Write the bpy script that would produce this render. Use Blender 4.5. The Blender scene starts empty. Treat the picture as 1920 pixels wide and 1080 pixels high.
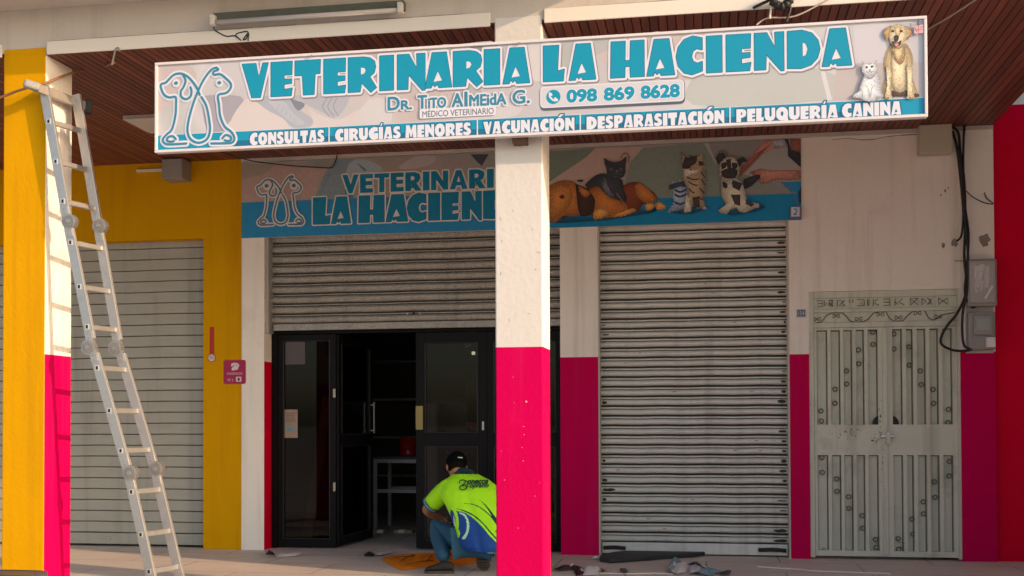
import bpy, bmesh, math, random
from mathutils import Vector, Matrix, geometry
random.seed(7)
sc = bpy.context.scene
COL = sc.collection

# ------------------------------------------------------------------ camera
F_PX, YAW, PITCH, ROLL, CY = 2121.0, 0.1691, 0.01858, -0.00347, 753.7
def _rot():
    cy, sy = math.cos(YAW), math.sin(YAW); cp, sp = math.cos(PITCH), math.sin(PITCH); cr, sr = math.cos(ROLL), math.sin(ROLL)
    Rz = Matrix(((cy, sy, 0), (-sy, cy, 0), (0, 0, 1)))
    B = Matrix(((1, 0, 0), (0, 0, -1), (0, 1, 0)))
    Rx = Matrix(((1, 0, 0), (0, cp, sp), (0, -sp, cp)))
    Rr = Matrix(((cr, -sr, 0), (sr, cr, 0), (0, 0, 1)))
    return Rr @ Rx @ B @ Rz
CM = _rot(); EYE = Vector((0, 0, 1.2))
cam = bpy.data.cameras.new('camera'); camo = bpy.data.objects.new('camera', cam); COL.objects.link(camo)
W = Matrix((( CM[0][0], -CM[1][0], -CM[2][0]), (CM[0][1], -CM[1][1], -CM[2][1]), (CM[0][2], -CM[1][2], -CM[2][2])))
camo.matrix_world = Matrix.Translation(EYE) @ W.to_4x4()
cam.sensor_width = 36; cam.lens = F_PX / 1920 * 36; cam.shift_y = (CY - 540) / 1920; cam.clip_end = 2000
sc.camera = camo

# ------------------------------------------------------------------ light
SUN_AZ, SUN_EL = math.radians(20), math.radians(18)      # measured from the facade line, towards the street
sd = Vector((math.cos(SUN_AZ) * math.cos(SUN_EL), -math.sin(SUN_AZ) * math.cos(SUN_EL), math.sin(SUN_EL)))
wd = bpy.data.worlds.new('World'); sc.world = wd; wd.use_nodes = True
wn = wd.node_tree; bg = wn.nodes['Background']
sky = wn.nodes.new('ShaderNodeTexSky'); sky.sky_type = 'NISHITA'; sky.sun_disc = False
sky.sun_elevation = SUN_EL; sky.sun_rotation = math.atan2(sd.x, sd.y); sky.dust_density = 2.0; sky.air_density = 1.0; sky.ozone_density = 0.6
wn.links.new(sky.outputs[0], bg.inputs[0]); bg.inputs[1].default_value = 0.15
sl = bpy.data.lights.new('sun', 'SUN'); sl.energy = 2.7; sl.angle = math.radians(0.6); sl.color = (1.0, 0.68, 0.42)
so = bpy.data.objects.new('sun', sl); COL.objects.link(so); so.rotation_euler = (-sd).to_track_quat('-Z', 'Y').to_euler()
so.location = sd * 40
vs = sc.view_settings; vs.view_transform = 'Standard'; vs.look = 'None'; vs.exposure = 0.86; vs.gamma = 1.0
sc.cycles.max_bounces = 10; sc.cycles.diffuse_bounces = 6

# ------------------------------------------------------------------ helpers
def ray(x, y): return CM.transposed() @ Vector(((x - 960) / F_PX, (y - CY) / F_PX, 1.0))
def at_y(x, y, Y): d = ray(x, y); return EYE + d * (Y / d.y)          # photo point on a plane parallel to the shop front
def at_z(x, y, z): d = ray(x, y); return EYE + d * ((z - EYE.z) / d.z)
def at_x(x, y, X): d = ray(x, y); return EYE + d * (X / d.x)
def lin(c): c /= 255.0; return c / 12.92 if c <= .04045 else ((c + .055) / 1.055) ** 2.4

def nodes_of(m):
    m.use_nodes = True; nt = m.node_tree; return nt, nt.nodes['Principled BSDF']
MATS = {}
def mat(name, col, rough=.6, metal=0.0, var=.12, vscale=4.0, bump=0.0, bscale=60.0, spec=.4, dirt=0.0, dirt_col=(.10, .08, .06), dscale=2.0, dlo=.55, dhi=.75, stretch=(1, 1, 1), drip=0.0):
    """Principled surface with uneven tone, optional blotchy dirt and fine relief, all procedural."""
    if name in MATS: return MATS[name]
    m = bpy.data.materials.new(name); MATS[name] = m
    nt, p = nodes_of(m); N = nt.nodes; L = nt.links
    p.inputs['Roughness'].default_value = rough; p.inputs['Metallic'].default_value = metal; p.inputs['Specular IOR Level'].default_value = spec
    tc = N.new('ShaderNodeTexCoord'); mp = N.new('ShaderNodeMapping'); mp.inputs['Scale'].default_value = stretch
    L.new(tc.outputs['Object'], mp.inputs[0])
    n1 = N.new('ShaderNodeTexNoise'); n1.inputs['Scale'].default_value = vscale; n1.inputs['Detail'].default_value = 6; n1.inputs['Roughness'].default_value = .65
    L.new(mp.outputs[0], n1.inputs[0])
    mix = N.new('ShaderNodeMix'); mix.data_type = 'RGBA'
    a = tuple(max(0, c * (1 - var)) for c in col) + (1,); b = tuple(min(1, c * (1 + var)) for c in col) + (1,)
    mix.inputs[6].default_value = a; mix.inputs[7].default_value = b
    L.new(n1.outputs[0], mix.inputs[0]); out = mix.outputs[2]
    if dirt > 0:
        n2 = N.new('ShaderNodeTexNoise'); n2.inputs['Scale'].default_value = dscale; n2.inputs['Detail'].default_value = 9; n2.inputs['Roughness'].default_value = .7
        L.new(mp.outputs[0], n2.inputs[0])
        mr = N.new('ShaderNodeMapRange'); mr.inputs[1].default_value = dlo; mr.inputs[2].default_value = dhi; mr.inputs[4].default_value = dirt
        L.new(n2.outputs[0], mr.inputs[0])
        m2 = N.new('ShaderNodeMix'); m2.data_type = 'RGBA'; m2.inputs[7].default_value = tuple(dirt_col) + (1,)
        L.new(mr.outputs[0], m2.inputs[0]); L.new(out, m2.inputs[6]); out = m2.outputs[2]
    if drip > 0:                                                     # run-down streaks of dirt
        md = N.new('ShaderNodeMapping'); md.inputs['Scale'].default_value = (9, 9, .45); L.new(tc.outputs['Object'], md.inputs[0])
        n5 = N.new('ShaderNodeTexNoise'); n5.inputs['Scale'].default_value = 1.0; n5.inputs['Detail'].default_value = 7; n5.inputs['Roughness'].default_value = .6; L.new(md.outputs[0], n5.inputs[0])
        r5 = N.new('ShaderNodeMapRange'); r5.inputs[1].default_value = .52; r5.inputs[2].default_value = .76; r5.inputs[4].default_value = drip; L.new(n5.outputs[0], r5.inputs[0])
        m5 = N.new('ShaderNodeMix'); m5.data_type = 'RGBA'; m5.inputs[7].default_value = tuple(dirt_col) + (1,)
        L.new(r5.outputs[0], m5.inputs[0]); L.new(out, m5.inputs[6]); out = m5.outputs[2]
    L.new(out, p.inputs['Base Color'])
    if bump > 0:
        n3 = N.new('ShaderNodeTexNoise'); n3.inputs['Scale'].default_value = bscale; n3.inputs['Detail'].default_value = 5
        L.new(mp.outputs[0], n3.inputs[0])
        bp = N.new('ShaderNodeBump'); bp.inputs['Strength'].default_value = bump; bp.inputs['Distance'].default_value = .01
        L.new(n3.outputs[0], bp.inputs['Height']); L.new(bp.outputs[0], p.inputs['Normal'])
    return m

class MB:
    """Collects polygons (with material slots) for ONE mesh object."""
    def __init__(s): s.v = []; s.f = []; s.m = []; s.mats = []; s.k = 0
    def slot(s, m):
        if m not in s.mats: s.mats.append(m)
        return s.mats.index(m)
    def face(s, pts, m):
        i = len(s.v); s.v += [tuple(p) for p in pts]; s.f.append(tuple(range(i, i + len(pts)))); s.m.append(s.slot(m))
    def box(s, x0, x1, y0, y1, z0, z1, m, M=None):
        c = [Vector((x, y, z)) for z in (z0, z1) for y in (y0, y1) for x in (x0, x1)]
        if M: c = [M @ p for p in c]
        i = len(s.v); s.v += [tuple(p) for p in c]
        for q in ((0, 2, 3, 1), (4, 5, 7, 6), (0, 1, 5, 4), (2, 6, 7, 3), (0, 4, 6, 2), (1, 3, 7, 5)):
            s.f.append(tuple(i + a for a in q)); s.m.append(s.slot(m))
    def bar(s, a, b, w, d, m, up=(0, 1, 0)):
        """rectangular bar from a to b, w across, d along 'up'"""
        a = Vector(a); b = Vector(b); t = (b - a).normalized(); u = Vector(up); u = (u - t * u.dot(t)).normalized(); r = t.cross(u)
        c = [p + r * (sx * w / 2) + u * (sy * d / 2) for p in (a, b) for sx, sy in ((-1, -1), (1, -1), (1, 1), (-1, 1))]
        i = len(s.v); s.v += [tuple(p) for p in c]; k = s.slot(m)
        for q in ((3, 2, 1, 0), (4, 5, 6, 7), (0, 1, 5, 4), (1, 2, 6, 5), (2, 3, 7, 6), (3, 0, 4, 7)): s.f.append(tuple(i + e for e in q)); s.m.append(k)
    def tube(s, pts, r, m, n=8, caps=True):
        pts = [Vector(p) for p in pts]; rr = r if isinstance(r, (list, tuple)) else [r] * len(pts)
        i0 = len(s.v); k = s.slot(m); ref = Vector((0, 0, 1)); prev = None
        for j, p in enumerate(pts):
            t = (pts[min(j + 1, len(pts) - 1)] - pts[max(j - 1, 0)])
            t = t.normalized() if t.length > 1e-9 else Vector((0, 0, 1))
            if prev is None:
                u = t.orthogonal().normalized()
            else:
                u = prev - t * prev.dot(t); u = u.normalized() if u.length > 1e-6 else t.orthogonal().normalized()
            prev = u; w = t.cross(u)
            for q in range(n):
                a = 2 * math.pi * q / n; s.v.append(tuple(p + (u * math.cos(a) + w * math.sin(a)) * rr[j]))
        for j in range(len(pts) - 1):
            for q in range(n):
                q2 = (q + 1) % n; s.f.append((i0 + j * n + q, i0 + j * n + q2, i0 + (j + 1) * n + q2, i0 + (j + 1) * n + q)); s.m.append(k)
        if caps:
            s.f.append(tuple(i0 + q for q in reversed(range(n)))); s.m.append(k)
            e = i0 + (len(pts) - 1) * n; s.f.append(tuple(e + q for q in range(n))); s.m.append(k)
    def disc(s, c, ax, r, h, m, n=20):
        c = Vector(c); ax = Vector(ax).normalized(); s.tube([c - ax * h / 2, c + ax * h / 2], r, m, n)
    def loft(s, rings, m, caps=True):
        """rings: list of equal-length closed point loops"""
        i0 = len(s.v); n = len(rings[0]); k = s.slot(m) if not callable(m) else None
        for r in rings: s.v += [tuple(p) for p in r]
        for j in range(len(rings) - 1):
            for q in range(n):
                q2 = (q + 1) % n; f = (i0 + j * n + q, i0 + j * n + q2, i0 + (j + 1) * n + q2, i0 + (j + 1) * n + q); s.f.append(f)
                if k is None:
                    ce = sum((Vector(s.v[e]) for e in f), Vector()) / 4; s.m.append(s.slot(m(ce)))
                else: s.m.append(k)
        if caps:
            kk = s.slot(m if k is not None else m(Vector(s.v[i0])))
            s.f.append(tuple(i0 + q for q in reversed(range(n)))); s.m.append(kk)
            e = i0 + (len(rings) - 1) * n; s.f.append(tuple(e + q for q in range(n))); s.m.append(kk)
    def sheet(s, outer, m, holes=()):
        """flat filled outline (3D points), holes allowed"""
        loops = [[Vector(p) for p in outer]] + [[Vector(p) for p in h] for h in holes]
        tris = geometry.tessellate_polygon(loops); flat = [p for l in loops for p in l]
        i = len(s.v); s.v += [tuple(p) for p in flat]; k = s.slot(m)
        for t in tris:
            a, b, c = (flat[e] for e in t)
            n = (b - a).cross(c - a)
            if n.length < 1e-10: continue
            t = t if n.y < 0 or abs(n.y) < 1e-9 else (t[0], t[2], t[1])
            s.f.append(tuple(i + e for e in t)); s.m.append(k)
    def plate(s, pts, thick, m, axis=(0, 0, 1)):
        """outline with thickness, extruded along axis"""
        a = Vector(axis) * thick; top = [Vector(p) + a for p in pts]; bot = [Vector(p) for p in pts]; n = len(pts)
        s.face(top, m); s.face(list(reversed(bot)), m)
        for q in range(n): q2 = (q + 1) % n; s.face([bot[q], bot[q2], top[q2], top[q]], m)
    def build(s, name, parent=None, smooth=False, bevel=0.0, label=None, subsurf=0, weld=False):
        me = bpy.data.meshes.new(name); base = Vector((0, 0, 0)); e = parent
        while e is not None: base += e.location; e = e.parent
        me.from_pydata([tuple(Vector(p) - base) for p in s.v], [], s.f)
        for m in s.mats: me.materials.append(m)
        for p, k in zip(me.polygons, s.m): p.material_index = k; p.use_smooth = smooth
        o = bpy.data.objects.new(name, me); COL.objects.link(o)
        if weld or smooth or bevel:
            b = bmesh.new(); b.from_mesh(me); bmesh.ops.remove_doubles(b, verts=b.verts, dist=1e-5); bmesh.ops.recalc_face_normals(b, faces=b.faces); b.to_mesh(me); b.free()
        if bevel:
            md = o.modifiers.new('bevel', 'BEVEL'); md.width = bevel; md.segments = 2; md.limit_method = 'ANGLE'; md.angle_limit = math.radians(40)
        if subsurf:
            md = o.modifiers.new('sub', 'SUBSURF'); md.levels = subsurf; md.render_levels = subsurf
        if parent is not None: o.parent = parent
        if label: o['label'] = label
        return o

def thing(name, label, cat, loc=(0, 0, 0), group=None):
    o = bpy.data.objects.new(name, None); COL.objects.link(o); o.location = loc; o.empty_display_size = .1
    o['label'] = label; o['category'] = cat
    if group: o['group'] = group
    return o
def tag(o, label, cat, group=None):
    o['label'] = label; o['category'] = cat
    if group: o['group'] = group
    return o
def structure(o): o['kind'] = 'structure'; return o
def smooth_path(pts, n=6):
    P = [Vector(p) for p in pts]
    if len(P) < 3: return P
    out = []
    for i in range(len(P) - 1):
        p0 = P[max(i - 1, 0)]; p1 = P[i]; p2 = P[i + 1]; p3 = P[min(i + 2, len(P) - 1)]
        for k in range(n):
            t = k / n
            out.append(.5 * ((2 * p1) + (p2 - p0) * t + (2 * p0 - 5 * p1 + 4 * p2 - p3) * t * t + (3 * p1 - p0 - 3 * p2 + p3) * t ** 3))
    return out + [P[-1]]

# ------------------------------------------------------------------ materials
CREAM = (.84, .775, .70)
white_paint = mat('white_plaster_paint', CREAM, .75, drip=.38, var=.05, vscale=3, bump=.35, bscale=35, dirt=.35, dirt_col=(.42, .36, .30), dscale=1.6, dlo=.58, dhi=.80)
fascia_paint = mat('fascia_paint', (.52, .48, .44), .8, drip=.35, var=.08, vscale=2, bump=.3, bscale=30, dirt=.45, dirt_col=(.30, .27, .24), dscale=2.3, dlo=.60, dhi=.78)
board_paint = mat('board_paint', (.70, .66, .60), .65, var=.05, vscale=3, bump=.1, bscale=40, dirt=.5, dirt_col=(.25, .2, .16), dscale=7, dlo=.68, dhi=.78)
magenta = mat('magenta_paint', (.54, .0005, .074), .6, drip=.35, spec=.04, var=.06, vscale=3, bump=.18, bscale=45, dirt=.25, dirt_col=(.50, .02, .12), dscale=3, dlo=.62, dhi=.85)
red_paint = mat('red_paint', (.68, .001, .030), .6, spec=.05, var=.08, vscale=3, bump=.15, bscale=45)
yellow = mat('yellow_paint', (.61, .305, .0005), .7, drip=.30, spec=.06, var=.08, vscale=2.5, bump=.2, bscale=40, dirt=.35, dirt_col=(.30, .13, .01), dscale=4, dlo=.66, dhi=.82)
alu = mat('aluminium', (.50, .49, .48), .45, metal=.85, var=.14, vscale=14, bump=.04, bscale=120, dirt=.5, dirt_col=(.35, .33, .31), dscale=16, dlo=.56, dhi=.72)
hinge_metal = mat('hinge_steel', (.42, .40, .38), .4, metal=.8, var=.3, vscale=40)
grey_plastic = mat('grey_plastic', (.26, .26, .26), .5, var=.15, vscale=30)
black_rubber = mat('black_rubber', (.015, .015, .016), .6, var=.2)
cable_black = mat('cable_black', (.012, .012, .014), .45, var=.2)
door_metal = mat('dark_bronze_frame', (.005, .0045, .0055), .45, var=.25, vscale=8, spec=.15)
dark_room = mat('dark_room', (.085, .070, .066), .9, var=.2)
concrete_grey = mat('concrete', (.30, .28, .26), .85, var=.15, vscale=3, bump=.2, bscale=60)
asphalt = mat('dusty_concrete_road', (.50, .44, .38), .9, var=.15, vscale=3, bump=.3, bscale=120)
dry_ground = mat('dry_ground', (.42, .36, .30), .95, var=.25, vscale=.7)

def wood_soffit():
    m = bpy.data.materials.new('stained_plank'); nt, p = nodes_of(m); N, L = nt.nodes, nt.links
    tc = N.new('ShaderNodeTexCoord'); sx = N.new('ShaderNodeSeparateXYZ'); L.new(tc.outputs['Object'], sx.inputs[0])
    dv = N.new('ShaderNodeMath'); dv.operation = 'DIVIDE'; dv.inputs[1].default_value = .0555; L.new(sx.outputs[0], dv.inputs[0])
    fl = N.new('ShaderNodeMath'); fl.operation = 'FLOOR'; L.new(dv.outputs[0], fl.inputs[0])
    wn_ = N.new('ShaderNodeTexWhiteNoise'); wn_.noise_dimensions = '1D'; L.new(fl.outputs[0], wn_.inputs['W'])
    mp = N.new('ShaderNodeMapping'); mp.inputs['Scale'].default_value = (40, 1.2, 1); L.new(tc.outputs['Object'], mp.inputs[0])
    nz = N.new('ShaderNodeTexNoise'); nz.inputs['Scale'].default_value = 1.5; nz.inputs['Detail'].default_value = 6; L.new(mp.outputs[0], nz.inputs[0])
    ad = N.new('ShaderNodeMath'); ad.operation = 'ADD'; L.new(wn_.outputs[0], ad.inputs[0]); L.new(nz.outputs[0], ad.inputs[1])
    hf = N.new('ShaderNodeMath'); hf.operation = 'MULTIPLY'; hf.inputs[1].default_value = .5; L.new(ad.outputs[0], hf.inputs[0])
    cr = N.new('ShaderNodeValToRGB'); cr.color_ramp.elements[0].color = (.115, .030, .021, 1); cr.color_ramp.elements[1].color = (.235, .066, .042, 1)
    cr.color_ramp.elements[0].position = .25; cr.color_ramp.elements[1].position = .8
    L.new(hf.outputs[0], cr.inputs[0]); L.new(cr.outputs[0], p.inputs['Base Color']); p.inputs['Roughness'].default_value = .5
    return m
soffit_wood = wood_soffit()

def floor_mat():
    m = bpy.data.materials.new('worn_floor_tile'); nt, p = nodes_of(m); N, L = nt.nodes, nt.links
    tc = N.new('ShaderNodeTexCoord')
    br = N.new('ShaderNodeTexBrick'); br.offset = .5; br.inputs['Scale'].default_value = 1.0; br.inputs['Mortar Size'].default_value = .0055
    br.inputs['Brick Width'].default_value = 1.25; br.inputs['Row Height'].default_value = .62
    br.inputs['Color1'].default_value = (.66, .56, .485, 1); br.inputs['Color2'].default_value = (.70, .595, .51, 1); br.inputs['Mortar'].default_value = (.22, .18, .155, 1)
    L.new(tc.outputs['Object'], br.inputs[0])
    n = N.new('ShaderNodeTexNoise'); n.inputs['Scale'].default_value = 1.7; n.inputs['Detail'].default_value = 10; n.inputs['Roughness'].default_value = .7; L.new(tc.outputs['Object'], n.inputs[0])
    mr = N.new('ShaderNodeMapRange'); mr.inputs[1].default_value = .4; mr.inputs[2].default_value = .72; mr.inputs[4].default_value = .55; L.new(n.outputs[0], mr.inputs[0])
    mx = N.new('ShaderNodeMix'); mx.data_type = 'RGBA'; mx.inputs[7].default_value = (.50, .42, .36, 1)
    L.new(mr.outputs[0], mx.inputs[0]); L.new(br.outputs[0], mx.inputs[6])
    n4 = N.new('ShaderNodeTexNoise'); n4.inputs['Scale'].default_value = 14; n4.inputs['Detail'].default_value = 8; n4.inputs['Roughness'].default_value = .75; L.new(tc.outputs['Object'], n4.inputs[0])
    r4 = N.new('ShaderNodeMapRange'); r4.inputs[1].default_value = .56; r4.inputs[2].default_value = .74; r4.inputs[4].default_value = .6; L.new(n4.outputs[0], r4.inputs[0])
    m4 = N.new('ShaderNodeMix'); m4.data_type = 'RGBA'; m4.inputs[7].default_value = (.30, .25, .21, 1); L.new(r4.outputs[0], m4.inputs[0]); L.new(mx.outputs[2], m4.inputs[6]); L.new(m4.outputs[2], p.inputs['Base Color'])
    n2 = N.new('ShaderNodeTexNoise'); n2.inputs['Scale'].default_value = 9; n2.inputs['Detail'].default_value = 6; L.new(tc.outputs['Object'], n2.inputs[0])
    r2 = N.new('ShaderNodeMapRange'); r2.inputs[3].default_value = .42; r2.inputs[4].default_value = .75; L.new(n2.outputs[0], r2.inputs[0]); L.new(r2.outputs[0], p.inputs['Roughness'])
    return m
floor_tile = floor_mat()

def glass_mat(name='tinted_glass', tint=(.42, .39, .38), refl=.5):
    m = bpy.data.materials.new(name); m.use_nodes = True; nt = m.node_tree; N, L = nt.nodes, nt.links; N.clear()
    out = N.new('ShaderNodeOutputMaterial'); mx = N.new('ShaderNodeMixShader'); tr = N.new('ShaderNodeBsdfTransparent'); gl = N.new('ShaderNodeBsdfGlossy'); fr = N.new('ShaderNodeFresnel')
    tr.inputs[0].default_value = tint + (1,); gl.inputs['Roughness'].default_value = .02; gl.inputs['Color'].default_value = (refl, refl, refl, 1); fr.inputs[0].default_value = 1.45
    L.new(fr.outputs[0], mx.inputs[0]); L.new(tr.outputs[0], mx.inputs[1]); L.new(gl.outputs[0], mx.inputs[2]); L.new(mx.outputs[0], out.inputs[0])
    return m
tinted_glass = glass_mat()
meter_glass = glass_mat('clear_meter_cover', (.82, .80, .78), .9)

def shutter_mat(name, col, rough, metal, streak, spangle=0.0):
    m = mat(name, col, rough, metal, var=.14, vscale=2.2, drip=.45, dirt=streak, dirt_col=tuple(c * .42 for c in col), dscale=2.2, dlo=.50, dhi=.74, stretch=(1, 1, 3), bump=.05, bscale=90)
    if spangle:
        nt = m.node_tree; N, L = nt.nodes, nt.links; p = N['Principled BSDF']
        tc = N.new('ShaderNodeTexCoord'); vo = N.new('ShaderNodeTexVoronoi'); vo.inputs['Scale'].default_value = 75; L.new(tc.outputs['Object'], vo.inputs[0])
        hs = N.new('ShaderNodeRGBToBW'); L.new(vo.outputs['Color'], hs.inputs[0])
        mr = N.new('ShaderNodeMapRange'); mr.inputs[3].default_value = 1 - spangle; mr.inputs[4].default_value = 1 + spangle; L.new(hs.outputs[0], mr.inputs[0])
        src = p.inputs['Base Color'].links[0].from_socket
        vm = N.new('ShaderNodeVectorMath'); vm.operation = 'SCALE'; L.new(src, vm.inputs[0]); L.new(mr.outputs[0], vm.inputs['Scale']); L.new(vm.outputs[0], p.inputs['Base Color'])
    return m
sh_left = shutter_mat('painted_grey_slat', (.37, .36, .31), .5, 0.0, .35)
sh_mid = shutter_mat('galvanised_slat', (.345, .335, .305), .45, .3, .45, .25)
sh_right = shutter_mat('worn_grey_slat', (.66, .655, .61), .45, .1, .55)
gate_paint = mat('sage_gate_paint', (.60, .61, .50), .5, drip=.45, var=.08, vscale=3, bump=.06, bscale=50, dirt=.6, dirt_col=(.20, .165, .125), dscale=3.2, dlo=.52, dhi=.80)
gate_rust = mat('gate_rust', (.13, .11, .085), .7, var=.3, vscale=20)

# ------------------------------------------------------------------ measured planes
YF, YB, ZS = 7.09, 10.24, 3.745             # pillar front, shop wall, soffit height
PX = [(-4.775, -4.455), (-1.316, -1.010), (2.12, 2.42)]   # the three pillars
YP = 7.42                                    # pillar back
ZP = 1.683                                   # paint line on the front pillars
ZW = 1.797                                   # paint line on the shop wall
XL, XR = -9.5, 2.452                         # arcade ends

# ------------------------------------------------------------------ setting: ground
m = MB(); m.face([(-400, -400, -.17), (400, -400, -.17), (400, 400, -.17), (-400, 400, -.17)], dry_ground); structure(m.build('ground'))
m = MB(); m.face([(-120, -4.5, -.155), (120, -4.5, -.155), (120, 4.2, -.155), (-120, 4.2, -.155)], asphalt); structure(m.build('street'))
m = MB(); m.box(-14, 14, 4.2, 4.36, -.165, -.01, concrete_grey); structure(m.build('kerb', bevel=.012))
m = MB(); m.box(-14, 14, 4.36, 16.5, -.16, 0, floor_tile); structure(m.build('pavement'))

# ------------------------------------------------------------------ the arcade building
bld = thing('arcade_building', 'white, magenta and yellow arcade shop building with dark plank soffit', 'building', (-1, 8.5, 0))
def wall_piece(name, x0, x1, z0, z1, lo, hi, y0=YB, y1=YB + .30, zsplit=ZW, label=None):
    m = MB()
    if z0 < zsplit < z1:
        for zz0, zz1, mm in ((z0, zsplit, lo), (zsplit, z1, hi)):
            for q in ([(x0, y0, zz0), (x1, y0, zz0), (x1, y0, zz1), (x0, y0, zz1)], [(x1, y0, zz0), (x1, y1, zz0), (x1, y1, zz1), (x1, y0, zz1)],
                      [(x0, y1, zz0), (x0, y0, zz0), (x0, y0, zz1), (x0, y1, zz1)], [(x1, y1, zz0), (x0, y1, zz0), (x0, y1, zz1), (x1, y1, zz1)]): m.face(q, mm)
        m.face([(x0, y0, z1), (x1, y0, z1), (x1, y1, z1), (x0, y1, z1)], hi); m.face([(x0, y1, z0), (x1, y1, z0), (x1, y0, z0), (x0, y0, z0)], lo)
    else: m.box(x0, x1, y0, y1, z0, z1, hi if z0 >= zsplit else lo)
    return m.build(name, bld, label=label)
XJ0, XJ1 = at_y(453, 800, YB).x, at_y(495.5, 800, YB).x
ZH = 2.995                                   # head of the shop openings
# yellow unit
wall_piece('wall', -4.765, XJ0, 0, ZH, yellow, yellow, label='yellow painted wall strip beside the wide flat shutter')
wall_piece('wall', XL, XJ0, ZH, ZS, yellow, yellow, label='yellow painted wall above the wide flat shutter')
wall_piece('wall', XL, -7.60, 0, ZH, yellow, yellow)
# white jamb with the red reveal
m = MB()
x0, x1, y0, y1 = XJ0, XJ1, YB - .004, YB + .22
m.face([(x0, y0, 0), (x1, y0, 0), (x1, y0, ZH), (x0, y0, ZH)], white_paint)
m.face([(x1, y0, 0), (x1, y1, 0), (x1, y1, ZW), (x1, y0, ZW)], red_paint); m.face([(x1, y0, ZW), (x1, y1, ZW), (x1, y1, ZH), (x1, y0, ZH)], white_paint)
m.face([(x0, y1, 0), (x0, y0, 0), (x0, y0, ZH), (x0, y1, ZH)], white_paint)
m.build('wall', bld, label='white jamb with a red reveal left of the glass door')
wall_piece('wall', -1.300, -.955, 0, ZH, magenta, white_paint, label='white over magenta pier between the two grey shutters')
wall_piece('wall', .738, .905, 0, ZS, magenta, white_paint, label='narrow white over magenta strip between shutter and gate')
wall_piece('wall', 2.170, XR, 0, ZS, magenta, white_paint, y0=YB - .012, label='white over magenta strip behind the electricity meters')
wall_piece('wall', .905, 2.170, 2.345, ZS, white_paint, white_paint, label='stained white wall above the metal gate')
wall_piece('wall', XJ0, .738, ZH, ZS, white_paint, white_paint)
m = MB(); m.box(XJ0, XR, YB - .02, YB - .001, 3.708, ZS - .002, fascia_paint); m.build('cornice_strip', bld)
# pillars: flat faces with slight unevenness
def pillar(x0, x1, front_lo, front_hi, side_lo, side_hi, label=None):
    m = MB(); top = ZS + .05
    for z0, z1, a, b in ((-.02, ZP, front_lo, side_lo), (ZP, top, front_hi, side_hi)):
        m.face([(x0, YF, z0), (x1, YF, z0), (x1, YF, z1), (x0, YF, z1)], a)
        m.face([(x1, YF, z0), (x1, YP, z0), (x1, YP, z1), (x1, YF, z1)], b)
        m.face([(x1, YP, z0), (x0, YP, z0), (x0, YP, z1), (x1, YP, z1)], b)
        m.face([(x0, YP, z0), (x0, YF, z0), (x0, YF, z1), (x0, YP, z1)], a if front_lo is yellow else b)
    return m.build('pillar', bld, bevel=.008, label=label)
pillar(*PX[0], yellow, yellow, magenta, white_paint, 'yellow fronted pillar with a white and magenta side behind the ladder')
rough_white_sun_toned = mat('rough_white_plaster_sun_toned', (.59, .575, .56), .8, var=.04, vscale=4, bump=.24, bscale=30, dirt=.3, dirt_col=(.45, .38, .32), dscale=5, dlo=.66, dhi=.8)  # wall white darkened in colour to offset the sun on the pillar front
pillar(*PX[1], magenta, rough_white_sun_toned, magenta, white_paint, 'rough white over magenta pillar under the sign')
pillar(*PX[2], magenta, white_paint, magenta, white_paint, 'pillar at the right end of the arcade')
chip = mat('paint_chip', (.80, .35, .45), .8); rnd = random.Random(8)
for x, y, r0 in ((987, 753, 2.2), (964, 755, .8), (982, 800, .9), (983, 815, 1.0), (979, 839, .9), (981, 864, 1.0), (946, 900, 1.1), (1003, 930, .8), (962, 707, .9), (1012, 905, .8), (972, 990, .9), (940, 846, .8)):
    m = MB(); m.sheet([at_y(x + r0 * rnd.uniform(.6, 1.1) * math.cos(k), y + r0 * rnd.uniform(.6, 1.1) * math.sin(k), YF - .0012) for k in [i * math.pi / 4 for i in range(8)]], chip); m.build('paint_chip', bld)
chipw = mat('plaster_pit', (.34, .29, .25), .9)
for x, y, a, r0 in ((938, 410, 1.3, 4.5), (941, 452, 1.5, 3), (939, 513, 1.4, 4), (1010, 473, .1, 5), (998, 430, 1.2, 3), (975, 275, .8, 4), (962, 395, 1.5, 3), (1004, 505, 1.0, 3), (992, 588, .3, 3), (955, 600, 1.4, 3)):
    m = MB(); dx, dy = math.cos(a), math.sin(a); m.sheet([at_y(x + dx * r0, y + dy * r0, YF - .0012), at_y(x - dy * .8, y + dx * .8, YF - .0012), at_y(x - dx * r0, y - dy * r0, YF - .0012), at_y(x + dy * .6, y - dx * .6, YF - .0012)], chipw); m.build('plaster_pit', bld)
# fascia beam with trim boards between pillars, balcony slab over it
m = MB(); m.box(XL, XR + .02, YF + .002, YP, ZS + .025, 4.55, fascia_paint)
m.build('fascia_beam', bld)
for a, b in ((XL, PX[0][0] - .01), (PX[0][1] + .012, PX[1][0] - .027), (PX[1][1] + .017, PX[2][0] - .01)):
    m = MB(); m.box(a, b, YF - .012, YF + .0, ZS - .002, ZS + .088, board_paint); m.build('trim_board', bld, bevel=.003)
rnd = random.Random(11); gapm = mat('dark_gap', (.05, .04, .035), .9)
for a, b in ((PX[0][1] + .012, PX[1][0] - .027), (PX[1][1] + .017, PX[2][0] - .01)):
    m = MB(); x = a
    while x < b - .1:
        w = min(rnd.uniform(.12, .45), b - x); h = rnd.uniform(.002, .006)
        m.face([(x, YF - .001, ZS + .0885), (x + w, YF - .001, ZS + .0885), (x + w, YF - .001, ZS + .090 + h * .6), (x + w * .5, YF - .001, ZS + .0895 + h), (x, YF - .001, ZS + .090 + h * .4)], gapm); x += w
    m.build('gap_line', bld)
m = MB()
m.box(XL, -.33, YF - .47, YF + .001, 4.065, 4.25, fascia_paint); m.box(-.328, XR, YF - .17, YF + .001, 4.065, 4.25, fascia_paint)
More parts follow.
